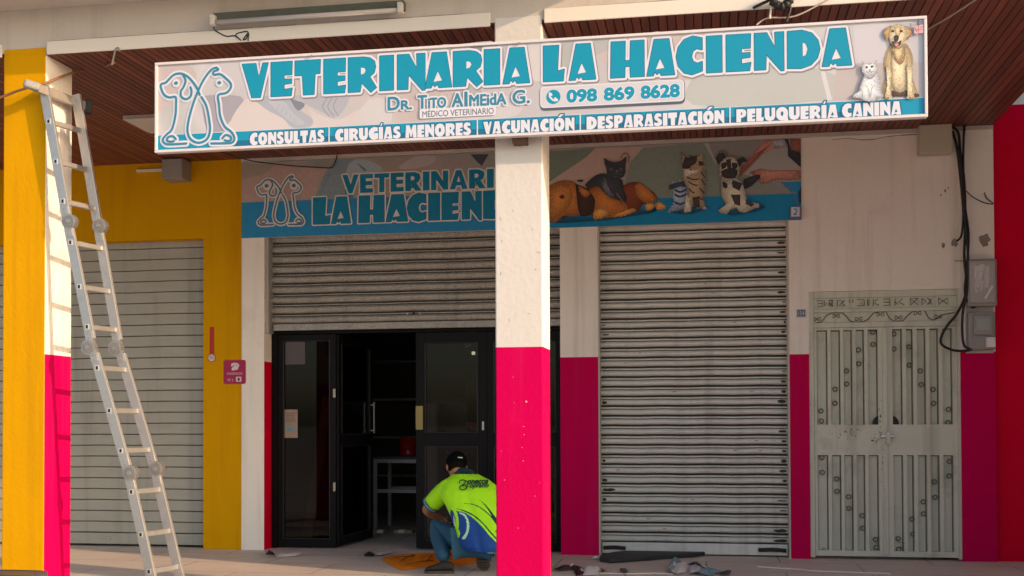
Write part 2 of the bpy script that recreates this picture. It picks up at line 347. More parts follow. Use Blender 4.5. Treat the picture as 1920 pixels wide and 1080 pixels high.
m.build('balcony_slab', bld)
# plank soffit: boards running away from the street with a groove between them
m = MB(); pw = .0555; k0 = int(XL / pw); k1 = int(XR / pw) + 1
for k in range(k0, k1):
    a = k * pw; b = min(a + pw, XR); g = .0038
    if a >= XR: break
    y0, y1 = YF + .0005, YB - .001
    m.face([(a + g, y0, ZS), (a + g, y1, ZS), (b - g, y1, ZS), (b - g, y0, ZS)], soffit_wood)
    m.face([(b - g, y0, ZS), (b - g, y1, ZS), (b, y1, ZS + .017), (b, y0, ZS + .017)], soffit_wood)
    m.face([(a, y0, ZS + .017), (a, y1, ZS + .017), (a + g, y1, ZS), (a + g, y0, ZS)], soffit_wood)
m.build('plank_soffit', bld)
m = MB(); m.box(XL, XR, YP + .002, YB + .3, ZS + .03, ZS + .2, concrete_grey); m.build('roof_slab', bld)
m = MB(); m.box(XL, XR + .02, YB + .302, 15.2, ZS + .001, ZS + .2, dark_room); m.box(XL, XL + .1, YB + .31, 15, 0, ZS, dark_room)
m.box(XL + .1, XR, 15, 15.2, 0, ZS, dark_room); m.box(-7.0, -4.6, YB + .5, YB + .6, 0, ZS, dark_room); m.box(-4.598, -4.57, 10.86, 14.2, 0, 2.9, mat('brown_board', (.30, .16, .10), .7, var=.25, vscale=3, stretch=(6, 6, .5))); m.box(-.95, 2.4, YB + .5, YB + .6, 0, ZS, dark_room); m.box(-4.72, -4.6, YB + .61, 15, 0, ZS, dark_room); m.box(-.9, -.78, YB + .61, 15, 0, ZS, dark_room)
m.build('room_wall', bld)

# roller shutters --------------------------------------------------
def curtain(x0, x1, y, z0, z1, pitch, prof, mm, flatgap=False):
    """slats as one corrugated sheet; prof = [(fraction of pitch, depth towards the street)]"""
    m = MB(); zs = []; z = z0; gap_d = mat('slat_gap_grime', (.055, .046, .038), .9, var=.3)
    while z < z1 - 1e-4:
        for fz, d in prof:
            zz = z + fz * pitch
            if zz <= z1 + 1e-6: zs.append((zz, y - d))
        z += pitch
    zs.append((z1, y))
    nx = 14; sag = [.0015 * math.sin(i * 1.7 + z0) for i in range(nx + 1)]
    for i in range(nx):
        xa = x0 + (x1 - x0) * i / nx; xb = x0 + (x1 - x0) * (i + 1) / nx
        for (za, ya), (zb, yb) in zip(zs[:-1], zs[1:]):
            m.face([(xa, ya + sag[i], za + sag[i]), (xb, yb * 0 + ya + sag[i + 1], za + sag[i + 1]), (xb, yb + sag[i + 1], zb + sag[i + 1]), (xa, yb + sag[i], zb + sag[i])], gap_d if max(y - ya, y - yb) < .0 or (flatgap and abs(y - yb + .004) < 1e-6) else mm)
    return m
def make_shutter(label): 
    e = bpy.data.objects.new('roller_shutter', None); COL.objects.link(e); e.parent = bld; e['label'] = label; e.empty_display_size = .1; return e
s1 = make_shutter('wide roller shutter of broad flat grey slats in the yellow wall')
flat = [(0, -.004), (.03, .012), (.06, .016), (.93, .016), (.955, .012), (.965, -.005)]
curtain(-7.60, -4.765, 10.375, .135, ZH + .05, .1075, flat, sh_left).build('slat_curtain', s1, weld=True)
m = MB(); m.box(-7.60, -4.770, 10.345, 10.38, .022, .130, sh_left); m.build('bottom_bar', s1, bevel=.006)
m = MB(); m.box(-4.79, -4.766, 10.31, 10.344, .02, .09, black_rubber); m.build('floor_lock', s1)
m = MB(); m.disc((-5.80, 10.340, .075), (0, 1, 0), .018, .012, hinge_metal); m.build('keyhole', s1)
s2 = make_shutter('galvanised roller shutter rolled halfway up over the glass door')
cv = [(0, -.014), (.045, -.012), (.06, .006), (.16, .017), (.32, .023), (.50, .025), (.62, .020), (.71, .008), (.725, -.010), (.78, -.010), (.795, .004), (.89, .004), (.905, -.012)]
curtain(XJ1 + .034, -1.302, 10.365, 2.160, ZH + .05, .0975, cv, sh_mid).build('slat_curtain', s2, weld=True)
m = MB(); m.box(XJ1 + .05, -1.302, 10.33, 10.365, 2.095, 2.158, sh_mid); m.build('bottom_bar', s2, bevel=.004)
for dx in (-.06, 0, .06):
    m = MB(); m.disc((-2.70 + dx, 10.338, 2.235), (0, 1, 0), .013 if dx == 0 else .009, .02, black_rubber if dx == 0 else hinge_metal); m.build('lock', s2)
m = MB(); m.box(XJ1 + .001, XJ1 + .033, 10.26, 10.40, 2.07, ZH, mat('rail_grey', (.40, .38, .35), .5, .3)); m.build('guide_rail', s2)
s3 = make_shutter('closed worn grey roller shutter of rounded slats left of the metal gate')
dbl = [(0, -.018), (.055, -.016), (.075, .006), (.14, .018), (.26, .026), (.40, .027), (.52, .021), (.60, .008), (.615, -.014), (.675, -.014), (.69, .002), (.74, .006), (.80, .006), (.85, .001), (.865, -.018)]
curtain(-.940, .722, 10.36, .115, ZH + .05, .0885, dbl, sh_right).build('slat_curtain', s3, weld=True)
m = MB(); m.box(-.935, .718, 10.335, 10.362, .012, .112, sh_right); m.build('bottom_bar', s3, bevel=.006)
rail = mat('rail_paint', (.50, .45, .39), .55, var=.1)
m = MB(); m.box(.722, .737, 10.243, 10.41, .0, ZH, rail); m.build('guide_rail', s3)
m = MB(); m.box(-.954, -.941, 10.243, 10.41, .0, ZH, rail); m.build('guide_rail', s3)
for a, b in ((.46, .70), (-.92, -.72)):
    m = MB(); m.tube(smooth_path([(a, 10.325, .06), ((a + b) / 2, 10.318, .066), (b, 10.325, .058)], 4), [.018] * 9, mat('grimy_lock', (.03, .026, .022), .7, .2)); m.build('lock', s3, smooth=True)

# greasy smears at the ends of the slats and a few scratches
smear = mat('greasy_smear', (.045, .036, .028), .8, var=.3); m = MB(); rnd = random.Random(17)
for k in range(34):
    z = .115 + .0885 * k + .03
    if z > 2.95: break
    for side, xe, p_ in ((1, .718, .75 if k < 16 else .35), (-1, -.936, .6 if k < 9 else .2)):
        if rnd.random() < p_:
            l = rnd.uniform(.02, .09) * (1.6 if k < 6 else 1); h = rnd.uniform(.006, .018); y_ = 10.36 - .0285
            m.sheet([(xe - side * (.004 + l * (.5 - .5 * math.cos(q))) , y_, z + h * math.sin(q) * rnd.uniform(.6, 1)) for q in [i * 2 * math.pi / 14 for i in range(14)]], smear)
for k in range(16):
    x = rnd.uniform(-.85, .65); z = .115 + .0885 * rnd.randint(0, 26) + .032; l = rnd.uniform(.01, .05)
    m.sheet([(x, 10.3313, z), (x + l, 10.3313, z + .002), (x + l * .8, 10.3313, z + .006), (x + l * .1, 10.3313, z + .005)], smear)
m.build('grease_stain', s3)['kind'] = 'stuff'

# glass shop front ---------------------------------------------------
YD = 10.43
def leaf(mb, gl, a, b, z0, z1, st, y, rails, M=None):
    """door leaf: stiles, rails and panes"""
    mb.box(a, a + st, y, y + .045, z0, z1, door_metal, M); mb.box(b - st, b, y, y + .045, z0, z1, door_metal, M)
    zz = sorted(rails)
    for r0, r1 in zz: mb.box(a + st + .0005, b - st - .0005, y + .001, y + .044, r0, r1, door_metal, M)
    for (r0, r1), (q0, q1) in zip(zz[:-1], zz[1:]):
        t = .012                                                     # glazing bead around each pane
        for bx in ((a + st, a + st + t, r1, q0), (b - st - t, b - st, r1, q0), (a + st + t, b - st - t, r1, r1 + t), (a + st + t, b - st - t, q0 - t, q0)):
            mb.box(bx[0] + .0006, bx[1] - .0006, y - .004, y + .03, bx[2] + .0006, bx[3] - .0006, bead, M)
        gl.box(a + st + .002, b - st - .002, y + .018, y + .024, r1 + .002, q0 - .002, tinted_glass, M)
bead = mat('bronze_bead', (.02, .019, .02), .35, .3)
def glazed(name, label):
    e = bpy.data.objects.new(name, None); COL.objects.link(e); e.parent = bld; e['label'] = label; return e
zt = 2.066
m = MB(); m.box(XJ1 + .001, -1.302, YD - .012, YD + .06, zt, zt + .045, door_metal); m.box(XJ1 + .001, -4.09, YD - .012, YD + .06, .0, zt - .001, door_metal); m.build('door_frame', bld, bevel=.003)
w = glazed('shop_window', 'fixed dark glass panel at the left of the doorway')
mb, gl = MB(), MB(); leaf(mb, gl, -4.088, -3.50, .015, zt - .003, .055, YD, [(.016, .085), (zt - .06, zt - .004)]); mb.build('frame', w, bevel=.003); gl.build('pane', w)
w = glazed('shop_window', 'fixed dark glass panel with a middle rail behind the crouching man')
xa = at_y(780, 900, YD)[0]
mb, gl = MB(), MB(); leaf(mb, gl, xa, -2.02, .015, zt - .003, .085, YD, [(.016, .085), (.985, 1.105), (zt - .10, zt - .004)]); mb.build('frame', w, bevel=.003); gl.build('pane', w)
m = MB(); m.box(xa + .003, xa + .072, YD - .020, YD - .005, 1.140, 1.365, mat('brass_plate', (.30, .25, .09), .5, .2)); m.build('push_plate', w, bevel=.002)
m = MB(); m.box(-2.065, -2.047, YD - .012, YD - .001, 1.135, 1.215, alu); m.build('lock', w)
w = glazed('shop_window', 'narrow dark glass panel behind the white and magenta pillar')
mb, gl = MB(), MB(); leaf(mb, gl, -2.017, -1.302, .015, zt - .003, .06, YD, [(.016, .085), (.985, 1.105), (zt - .10, zt - .004)]); mb.build('frame', w, bevel=.003); gl.build('pane', w)
w = glazed('glass_door', 'dark glass door leaf standing open into the shop')
hx, hy = -3.495, YD + .02
M = Matrix.Translation((hx, hy, 0)) @ Matrix.Rotation(math.radians(86), 4, 'Z')
mb, gl = MB(), MB(); leaf(mb, gl, .0, .92, .02, zt - .01, .075, -.02, [(.021, .10), (.985, 1.09), (zt - .09, zt - .011)], M); mb.build('frame', w, bevel=.003); gl.build('pane', w)
m = MB(); m.box(.86, .875, -.062, -.047, 1.10, 1.42, alu, M); m.box(.86, .875, -.05, -.02, 1.12, 1.135, alu, M); m.box(.86, .875, -.05, -.02, 1.385, 1.40, alu, M); m.build('handle', w)
for z in (.55, 1.45):
    m = MB(); m.box(hx - .028, hx - .004, YD - .014, YD - .001, z, z + .085, mat('hinge_brass', (.42, .38, .30), .4, .6)); m.build('hinge', w, bevel=.003)

# metal gate ----------------------------------------------------------
gate = glazed('metal_gate', 'sage grey double metal gate with vertical bars and small rings')
YG = 10.262
def gX(p): return at_y(p + (0.008 * (800 - 800)), 800, YG)[0]
def gZ(p): return at_y(1660, p, YG)[2]
def gbox(mb, a, b, t, bo, d0, d1, mm=gate_paint): mb.box(gX(a), gX(b), YG - d0, YG - d1, gZ(bo), gZ(t), mm)
m = MB()
gbox(m, 1517.5, 1527, 545, 1047, .012, -.05); gbox(m, 1796, 1807, 545, 1047, .012, -.05); gbox(m, 1527.2, 1795.8, 545, 557, .010, -.05)
gbox(m, 1527.2, 1795.8, 577.5, 584, .010, -.02); gbox(m, 1527.2, 1795.8, 603.5, 613, .012, -.03)
m.build('frame', gate, bevel=.003)
m = MB(); gbox(m, 1527.2, 1795.8, 557.2, 577.3, -.012, -.018); gbox(m, 1527.2, 1795.8, 584.2, 603.3, -.012, -.018); m.build('transom_panel', gate)
orn = mat('gate_ornament', (.13, .125, .10), .55, var=.2)
m = MB()
def gp(x, y, d=.006): return (gX(x), YG - d + .012, gZ(y))
z7 = lambda zx, zy: (1500 + zx / 4.153, 540 + zy / 4.153)
xs = [140, 300, 455, 580, 660, 750, 870, 960, 1090, 228, 395, 535, 1010]
ch = {0: [[(0, 10), (45, 10), (45, 55), (5, 55)], [(10, 32), (45, 32)], [(60, 10), (60, 55), (80, 30)], [(95, 10), (125, 10), (125, 30), (95, 34), (125, 55), (95, 55), (95, 10)]], 1: [[(0, 8), (0, 58)], [(12, 12), (45, 12), (14, 55), (50, 55)], [(60, 12), (35, 32), (65, 55)]],
      2: [[(0, 8), (55, 8), (25, 32), (60, 55), (0, 55)], [(55, 15), (55, 50)]], 3: [[(0, 6), (0, 58)], [(40, 8), (15, 20), (12, 40), (45, 55)]], 4: [[(0, 8), (50, 8), (50, 55), (0, 58)], [(0, 32), (50, 32)]],
      5: [[(0, 6), (0, 58), (22, 50), (0, 30)], [(60, 8), (28, 32), (72, 55)]], 6: [[(0, 8), (0, 58), (60, 8), (60, 58), (0, 8), (60, 8)]], 7: [[(0, 8), (0, 58), (35, 32), (0, 8)], [(40, 10), (72, 30), (40, 55)]], 8: [[(0, 8), (0, 58), (70, 8), (70, 58), (0, 8)]], 9: [[(10, 8), (40, 8), (12, 32), (42, 32), (12, 56), (44, 56), (12, 32)]], 10: [[(0, 6), (0, 30)], [(24, 6), (30, 20), (22, 30)]], 11: [[(0, 6), (0, 58)], [(12, 6), (12, 58)]], 12: [[(0, 10), (20, 32), (0, 56)], [(28, 10), (10, 32), (30, 56)]]}
for i, x in enumerate(xs):
    m = MB()
    for st in ch[i]: m.tube([gp(*z7(x + a, 78 + b)) for a, b in st], .0035, orn, 5)
    m.build('relief_letter', gate)
m = MB()
wave = [(125, 262), (175, 255), (215, 205), (250, 188), (285, 183), (340, 188), (370, 215), (395, 250), (430, 262), (500, 260), (540, 240), (580, 195), (630, 180), (680, 185), (705, 235), (740, 258), (810, 258), (850, 215), (890, 182), (930, 176), (980, 182), (1010, 235), (1040, 256), (1080, 245), (1120, 215), (1215, 200)]
m.tube([gp(*z7(*p)) for p in wave], .0045, orn, 6)
for cx, cy_, s in ((290, 205, 1), (635, 200, 1), (925, 195, 1), (465, 240, -1), (775, 235, -1), (140, 235, -1), (1085, 232, -1)):
    for sg in (-1, 1):
        m.tube([gp(*z7(cx + sg * (20 + (22 - 2.2 * t) * math.cos(t * .75 + 1)), cy_ + s * (22 - 2.2 * t) * .8 * math.sin(t * .75 + 1))) for t in range(9)], .0035, orn, 5)
m.build('scroll_ornament', gate)
SL = [(1532.5, 1552.5), (1559, 1576.6), (1582.6, 1599), (1606, 1621.6), (1628, 1647)]; SR = [(1674, 1693), (1700, 1713), (1720, 1737), (1744, 1761), (1768, 1787)]
def gate_leaf(a, b, slots, rings):
    e = bpy.data.objects.new('gate_leaf', None); COL.objects.link(e); e.parent = gate
    m = MB(); gbox(m, a, b, 613.5, 1044, -.040, -.048)
    edges = [a] + [q for s_ in slots for q in s_] + [b]
    for i in range(0, len(edges), 2):
        gbox(m, edges[i], edges[i + 1], 613.6, 1043.6, .008, -.0398)
    for t, bo in ((613.7, 617.5), (796, 853.5), (1033, 1043.5)):
        for s0, s1 in slots: gbox(m, s0 - .05, s1 + .05, t, bo, .007, -.0395)
    for s0, s1 in slots:                                                # grime along the edges of every slot
        for t, bo in ((617.5, 796), (853.5, 1033)):
            gbox(m, s0, s0 + 1.5, t, bo, -.0375, -.0399, gate_rust); gbox(m, s1 - 2.0, s1, t, bo, -.0375, -.0399, gate_rust); gbox(m, s0 + 1.6, s1 - 2.1, t, t + 1.8, -.0375, -.0399, gate_rust)
    for x, y in rings:
        c = Vector((gX(x), YG + .012, gZ(y))); R0 = .0185
        m.tube([c + Vector((R0 * math.cos(t * math.pi / 6), 0, R0 * math.sin(t * math.pi / 6))) for t in range(13)], .0052, orn, 6, caps=False)
    return m.build('gate_leaf', gate), e
ringsL = [z7(*p) for p in ((165, 955), (168, 1035), (278, 785), (275, 895), (367, 642), (367, 745), (462, 478), (464, 587), (575, 342), (576, 437))] + [(1541, 858), (1541.5, 886.5), (1568.5, 898.5), (1569, 922), (1590.5, 932), (1590.5, 954), (1615.5, 967.5), (1616, 991), (1640, 1012), (1641, 1027)]
ringsR = [z7(*p) for p in ((740, 358), (740, 475), (857, 460), (857, 603), (943, 648), (950, 755), (1042, 793), (1045, 900), (1160, 948), (1155, 1050))] + [(1780, 865), (1779.5, 892), (1751.5, 903), (1752.5, 932), (1730.5, 940.5), (1730.5, 963), (1709, 973), (1710.5, 1001), (1682.5, 1010), (1683, 1030)]
for a_, b_, s_, r_ in ((1527.5, 1659.5, SL, ringsL), (1660.5, 1795.5, SR, ringsR)):
    o_, e_ = gate_leaf(a_, b_, s_, r_); bpy.data.objects.remove(e_)
m = MB(); gbox(m, 1655, 1664, 615, 1042, .022, .0085); m.build('cover_strip', gate, bevel=.004)
edge_m = mat('latch_steel', (.70, .66, .62), .3, .8)
m = MB(); m.tube([gp(1651, 818, .040), gp(1674, 818, .040)], .015, edge_m, 10); m.disc(gp(1646, 823, .024), (0, 1, 0), .014, .02, hinge_metal); m.box(gX(1660), gX(1668), YG - .05, YG - .0225, gZ(832), gZ(810), hinge_metal); m.build('latch', gate)
m = MB(); rnd = random.Random(21)
for cx, cy_, rx, ry, n in ((1590, 812, 34, 9, 40), (1640, 826, 9, 8, 14), (1651, 790, 3, 40, 26), (1655, 880, 3, 40, 14), (1640, 1015, 9, 12, 12), (1690, 1022, 9, 10, 10), (1545, 1030, 9, 4, 8), (1800, 1000, 3, 30, 10)):
    for k in range(n):
        x = cx + rnd.gauss(0, rx * .5); y = cy_ + rnd.gauss(0, ry * .5); r_ = rnd.uniform(.4, 1.5); d_ = YG - .0085 - k * .00002
        if 1528 < x < 1806: m.sheet([(at_y(x + r_ * rnd.uniform(.6, 1.5) * math.cos(q), y + r_ * rnd.uniform(.5, 1) * math.sin(q), d_)) for q in [i * math.pi / 4 for i in range(8)]], gate_rust)
m.build('rust_stain', gate)['kind'] = 'stuff'
for cx, sgn in ((1648, -1), (1673.5, 1)):
    m = MB()
    c = Vector((gX(cx), YG + .003, gZ(796))); pts = [c] + [c + Vector((sgn * .055 * math.cos(t), 0, .075 * math.sin(t))) for t in [i * math.pi / 16 for i in range(9)]]
    m.sheet(pts, black_rubber); m.build('hand_hole', gate)

# repaired spots and a crack in the plaster by the cables
patchm = mat('bare_mortar', (.27, .23, .20), .95, var=.45, vscale=28, bump=.5, bscale=90)
for cx, cy_, rx, ry, sd_ in ((1790, 455, 7, 9, 1), (1846, 450, 10, 14, 2), (1769, 460, 3.5, 6, 3), (1772, 358, 2.5, 3, 4), (1778, 352, 1.6, 2, 5), (1764, 366, 1.8, 2, 6)):
    rnd = random.Random(sd_); m = MB(); Yp = (YB - .0135) if cx > 1812 else YB - .0015
    m.sheet([tuple(at_y(cx + rx * rnd.uniform(.65, 1.2) * math.cos(k * math.pi / 7), cy_ + ry * rnd.uniform(.65, 1.2) * math.sin(k * math.pi / 7), Yp)) for k in range(14)], patchm); m.build('mortar_patch', bld)
m = MB(); q = [at_y(x, y, YB - .002) for x, y in ((1560, 262), (1590, 259), (1612, 262), (1640, 261), (1664, 256), (1690, 253), (1722, 251))]
for a, b, w in zip(q[:-1], q[1:], (.003, .004, .006, .003, .005, .008)): m.face([a - Vector((0, 0, w)), b - Vector((0, 0, w)), b + Vector((0, 0, .002)), a + Vector((0, 0, .002))], patchm)
m.build('plaster_crack', bld)

# ------------------------------------------------------------------ neighbour at the right end
nb = thing('red_building', 'red painted neighbouring building at the right end of the arcade', 'building', (4, 10.3, 0))
m = MB(); m.box(XR + .002, 2.95, YB + .04, YB + .34, 0, 3.925, red_paint); m.box(XR + .002, 2.95, YB + .041, YB + .34, 3.926, 4.6, white_paint); m.build('wall', nb)
m = MB(); m.box(2.78, 6.5, YF + .01, YB + .039, 0, 5.2, white_paint); m.build('wall', nb)  # unseen wall added to keep the sun out, white to bounce fill light
m = MB(); m.box(XR + .02, 2.95, YP, YB + .5, 4.6, 4.7, white_paint); m.build('ceiling', nb)

# ------------------------------------------------------------------ printed faces: lettering and pictures
GLYPH = {
 'A': (.77, [(0, 0), (.27, 1), (.80, 1), (1, 0), (.52, 0), (.46, .10), (.37, .03), (.29, .11), (.23, 0)], [[(.32, .17), (.48, .46), (.64, .20)]]),
 'V': (.76, [(0, 1), (.37, 0), (.70, 0), (1, 1), (.79, 1), (.64, .60), (.53, 1)], []),
 'E': (.61, [(0, 0), (0, 1), (1, 1), (.98, .61), (.62, .61), (.62, .49), (.97, .49), (.97, .36), (.62, .34), (.62, .19), (1, .22), (.95, 0)], []),
 'T': (.74, [(0, 1), (1, 1), (.98, .60), (.79, .60), (.75, 0), (.33, 0), (.29, .57), (0, .57)], []),
 'R': (.82, [(0, 0), (0, 1), (.55, 1), (.78, .96), (.93, .86), (.97, .70), (.92, .53), (.76, .42), (1, .10), (.80, -.03), (.47, .26), (.42, 0)], [[(.45, .50), (.45, .70), (.58, .68), (.62, .60), (.55, .51)]]),
 'I': (.37, [(0, 0), (0, 1), (1, 1), (1, 0)], []),
 'N': (.80, [(0, 0), (0, 1), (.42, 1), (.70, .60), (.70, 1), (1, 1), (1, -.05), (.90, -.05), (.40, .42), (.38, 0)], []),
 'L': (.57, [(0, 0), (0, 1), (.74, 1), (.68, .28), (1, .32), (.95, 0)], []),
 'H': (.93, [(0, 0), (.02, 1), (.44, 1), (.43, .46), (.58, .46), (.60, 1), (1, 1), (1, 0), (.59, 0), (.58, .30), (.43, .30), (.42, 0)], []),
 'C': (.76, [(.98, .97), (.62, 1.03), (.30, .95), (.08, .75), (0, .48), (.08, .22), (.30, .03), (.60, -.03), (.98, .06), (.98, .32), (.78, .28), (.64, .34), (.58, .47), (.64, .62), (.78, .68), (.98, .64)], []),
 'D': (.88, [(0, 0), (0, 1), (.45, 1.01), (.75, .92), (.94, .72), (1, .48), (.92, .24), (.72, .06), (.42, -.02)], [[(.47, .30), (.47, .68), (.56, .64), (.62, .50), (.57, .34)]]),
 'O': (.88, [(.5, 1.03), (.78, .96), (.96, .76), (1, .5), (.96, .24), (.78, .04), (.5, -.03), (.22, .04), (.04, .24), (0, .5), (.04, .76), (.22, .96)], [[(.5, .70), (.60, .62), (.62, .5), (.58, .36), (.5, .30), (.41, .38), (.38, .5), (.41, .63)]]),
 'S': (.66, [(0, .05), (0, .30), (.30, .25), (.50, .28), (.46, .36), (.10, .50), (0, .72), (.12, .92), (.42, 1.02), (.90, .95), (.90, .70), (.60, .74), (.48, .70), (.54, .63), (.90, .48), (1, .28), (.90, .08), (.55, -.02)], []),
 'U': (.80, [(0, 1), (0, .30), (.14, .07), (.5, -.03), (.86, .07), (1, .30), (1, 1), (.66, 1), (.66, .38), (.56, .29), (.46, .38), (.46, 1)], []),
 'M': (1.0, [(0, 0), (.06, 1), (.36, 1), (.52, .55), (.68, 1), (.96, 1), (1, 0), (.68, 0), (.66, .5), (.57, .08), (.45, .08), (.34, .5), (.32, 0)], []),
 'P': (.76, [(0, 0), (0, 1), (.60, 1.01), (.90, .92), (1, .70), (.90, .44), (.55, .32), (.46, .32), (.44, 0)], [[(.45, .54), (.45, .76), (.58, .73), (.60, .58)]]),
 'G': (.84, [(.96, .97), (.60, 1.03), (.28, .95), (.07, .75), (0, .48), (.08, .22), (.28, .03), (.58, -.03), (1, .06), (1, .52), (.60, .52), (.60, .34), (.55, .47), (.60, .62), (.74, .68), (.96, .64)], []),
 'Q': (.90, [(.5, 1.03), (.78, .96), (.96, .76), (1, .5), (.96, .24), (1.02, .0), (.88, -.14), (.66, -.01), (.5, -.03), (.22, .04), (.04, .24), (0, .5), (.04, .76), (.22, .96)], [[(.5, .70), (.60, .62), (.62, .5), (.58, .36), (.5, .30), (.41, .38), (.38, .5), (.41, .63)]]),
}
ACUTE = [(.35, 1.08), (.62, 1.08), (.95, 1.30), (.60, 1.30)]
def area2(p): return sum(a[0] * b[1] - b[0] * a[1] for a, b in zip(p, p[1:] + p[:1]))
def grow(pts, d, arc=3):
    """outline moved out by d with rounded outer corners"""
    p = list(pts)
    if area2(p) < 0: p.reverse()
    q = []
    n = len(p)
    for i in range(n):
        a, b, c = Vector(p[i - 1]), Vector(p[i]), Vector(p[(i + 1) % n])
        e1 = (b - a); e2 = (c - b)
        if e1.length < 1e-9 or e2.length < 1e-9: continue
        e1.normalize(); e2.normalize(); n1 = Vector((e1.y, -e1.x)); n2 = Vector((e2.y, -e2.x)); cr = e1.x * e2.y - e1.y * e2.x
        if cr > .12 and d > 0:
            a1 = math.atan2(n1.y, n1.x); da = math.acos(max(-1, min(1, n1.dot(n2))))
            for k in range(arc + 1): t = a1 + da * k / arc; q.append((b.x + d * math.cos(t), b.y + d * math.sin(t)))
        else:
            h = n1 + n2; h = h / max(h.length_squared, .45) * 2
            q.append((b.x + h.x * d, b.y + h.y * d))
    return q
class Print:
    """flat inks laid on one plane parallel to the shop front"""
    def __init__(s, Y): s.Y = Y; s.m = MB(); s.k = 0
    def y(s): s.k += 1; return s.Y - .00035 - s.k * .000012
    clip = None
    def xz(s, pts, m, holes=()): 
        if s.clip: a0, a1, b0, b1 = s.clip; pts = [(min(max(a, a0), a1), min(max(b, b0), b1)) for a, b in pts]
        y = s.y(); s.m.sheet([(a, y, b) for a, b in pts], m, [[(a, y, b) for a, b in h] for h in holes])
    def W(s, p): v = at_y(p[0], p[1], s.Y); return (v.x, v.z)
    def px(s, pts, m, sm=0):
        q = [s.W(p) for p in pts]
        if sm: q = [(v.x, v.y) for v in smooth_path([Vector((a, b, 0)) for a, b in q + [q[0]]], sm)[:-1]]
        s.xz(q, m)
    def stroke(s, pts, w, m, sm=5, world=False):
        q = pts if world else [s.W(p) for p in pts]
        q = [Vector((v.x, v.y)) for v in smooth_path([Vector((a, b, 0)) for a, b in q], sm)]
        for i in range(len(q) - 1):
            a, b = q[i], q[i + 1]; d = b - a
            if d.length < 1e-7: continue
            t = d.normalized(); n_ = Vector((-t.y, t.x)) * w / 2; y = s.y() if i % 2 else s.Y - .00035 - s.k * .000012 - .000006
            s.m.face([(a.x - n_.x, y, a.y - n_.y), (b.x - n_.x, y, b.y - n_.y), (b.x + n_.x, y, b.y + n_.y), (a.x + n_.x, y, a.y + n_.y)], m)
            y -= .000003; c = [(b.x + w / 2 * math.cos(k * math.pi / 5), y, b.y + w / 2 * math.sin(k * math.pi / 5)) for k in range(10)]
            s.m.face(c, m)
            if i == 0: s.m.face([(a.x + w / 2 * math.cos(k * math.pi / 5), y - .0000015, a.y + w / 2 * math.sin(k * math.pi / 5)) for k in range(10)], m)
    def ell(s, c, rx, ry, m, n=16):
        c = s.W(c); k = s.Y / F_PX; s.xz([(c[0] + rx * k * math.cos(2 * math.pi * i / n), c[1] + ry * k * math.sin(2 * math.pi * i / n)) for i in range(n)], m)
    def layout(s, text, x0, x1, z0, h, gap=.05, xs=None):
        """list of (outline, holes, accent) in metres for a word fitted between x0 and x1"""
        base = {'Í': 'I', 'Ó': 'O', 'É': 'E', 'Á': 'A'}; out = []
        tot = sum((.35 if c == ' ' else GLYPH[base.get(c, c)][0] + gap) for c in text) - gap; sx = (x1 - x0) / tot; x = x0
        for i, c in enumerate(text):
            if c == ' ': x += .35 * sx; continue
            w, o, hs = GLYPH[base.get(c, c)]
            if xs: gx0, gx1 = xs[i]
            else: gx0, gx1 = x, x + w * sx
            f = lambda p: (gx0 + p[0] * (gx1 - gx0), z0 + p[1] * h)
            out.append(([f(p) for p in o], [[f(p) for p in q] for q in hs], [f(p) for p in ACUTE] if c in base else None)); x += (w + gap) * sx
        return out
    def word(s, lay, fill, outl=None, ow=0, line=None, lw=0, drop=None, off=(0, 0), keep_holes=True):
        if drop:
            for o, hs, ac in lay: s.xz([(a + off[0], b + off[1]) for a, b in grow(o, ow)], drop)
        if outl:
            for o, hs, ac in lay:
                s.xz(grow(o, ow), outl)
                if ac: s.xz(grow(ac, ow), outl)
        s.k += 4
        for o, hs, ac in lay:
            if line: s.xz(grow(o, lw), line, hs if keep_holes else ()); s.k += 1
            s.xz(o, fill, [grow(h, lw * .4) if line else h for h in hs])
            if ac: s.xz(ac, fill)
    def text(s, body, x0, x1, z0, z1, m, spread=0.0, n=10):
        """builtin font, as flat mesh fitted into the box"""
        cu = bpy.data.curves.new('t', 'FONT'); cu.body = body; cu.size = 1; cu.resolution_u = 4
        o = bpy.data.objects.new('t', cu); COL.objects.link(o); dg = bpy.context.evaluated_depsgraph_get(); me = bpy.data.meshes.new_from_object(o.evaluated_get(dg))
        vs_ = [v.co.copy() for v in me.vertices]; fs = [tuple(p.vertices) for p in me.polygons]
        ax, bx = min(v.x for v in vs_), max(v.x for v in vs_); ay, by = min(v.y for v in vs_), max(v.y for v in vs_)
        k = s.m.slot(m); x0 += spread; x1 -= spread; z0 += spread; z1 -= spread
        for q in range(n if spread else 1):
            dx, dz = (spread * math.cos(2 * math.pi * q / n), spread * math.sin(2 * math.pi * q / n)) if spread else (0, 0); y = s.y(); i = len(s.m.v)
            s.m.v += [(x0 + dx + (v.x - ax) / (bx - ax) * (x1 - x0), y, z0 + dz + (v.y - ay) / (by - ay) * (z1 - z0)) for v in vs_]
            for f in fs: s.m.f.append(tuple(i + e for e in f)); s.m.m.append(k)
        bpy.data.objects.remove(o); bpy.data.curves.remove(cu); bpy.data.meshes.remove(me)

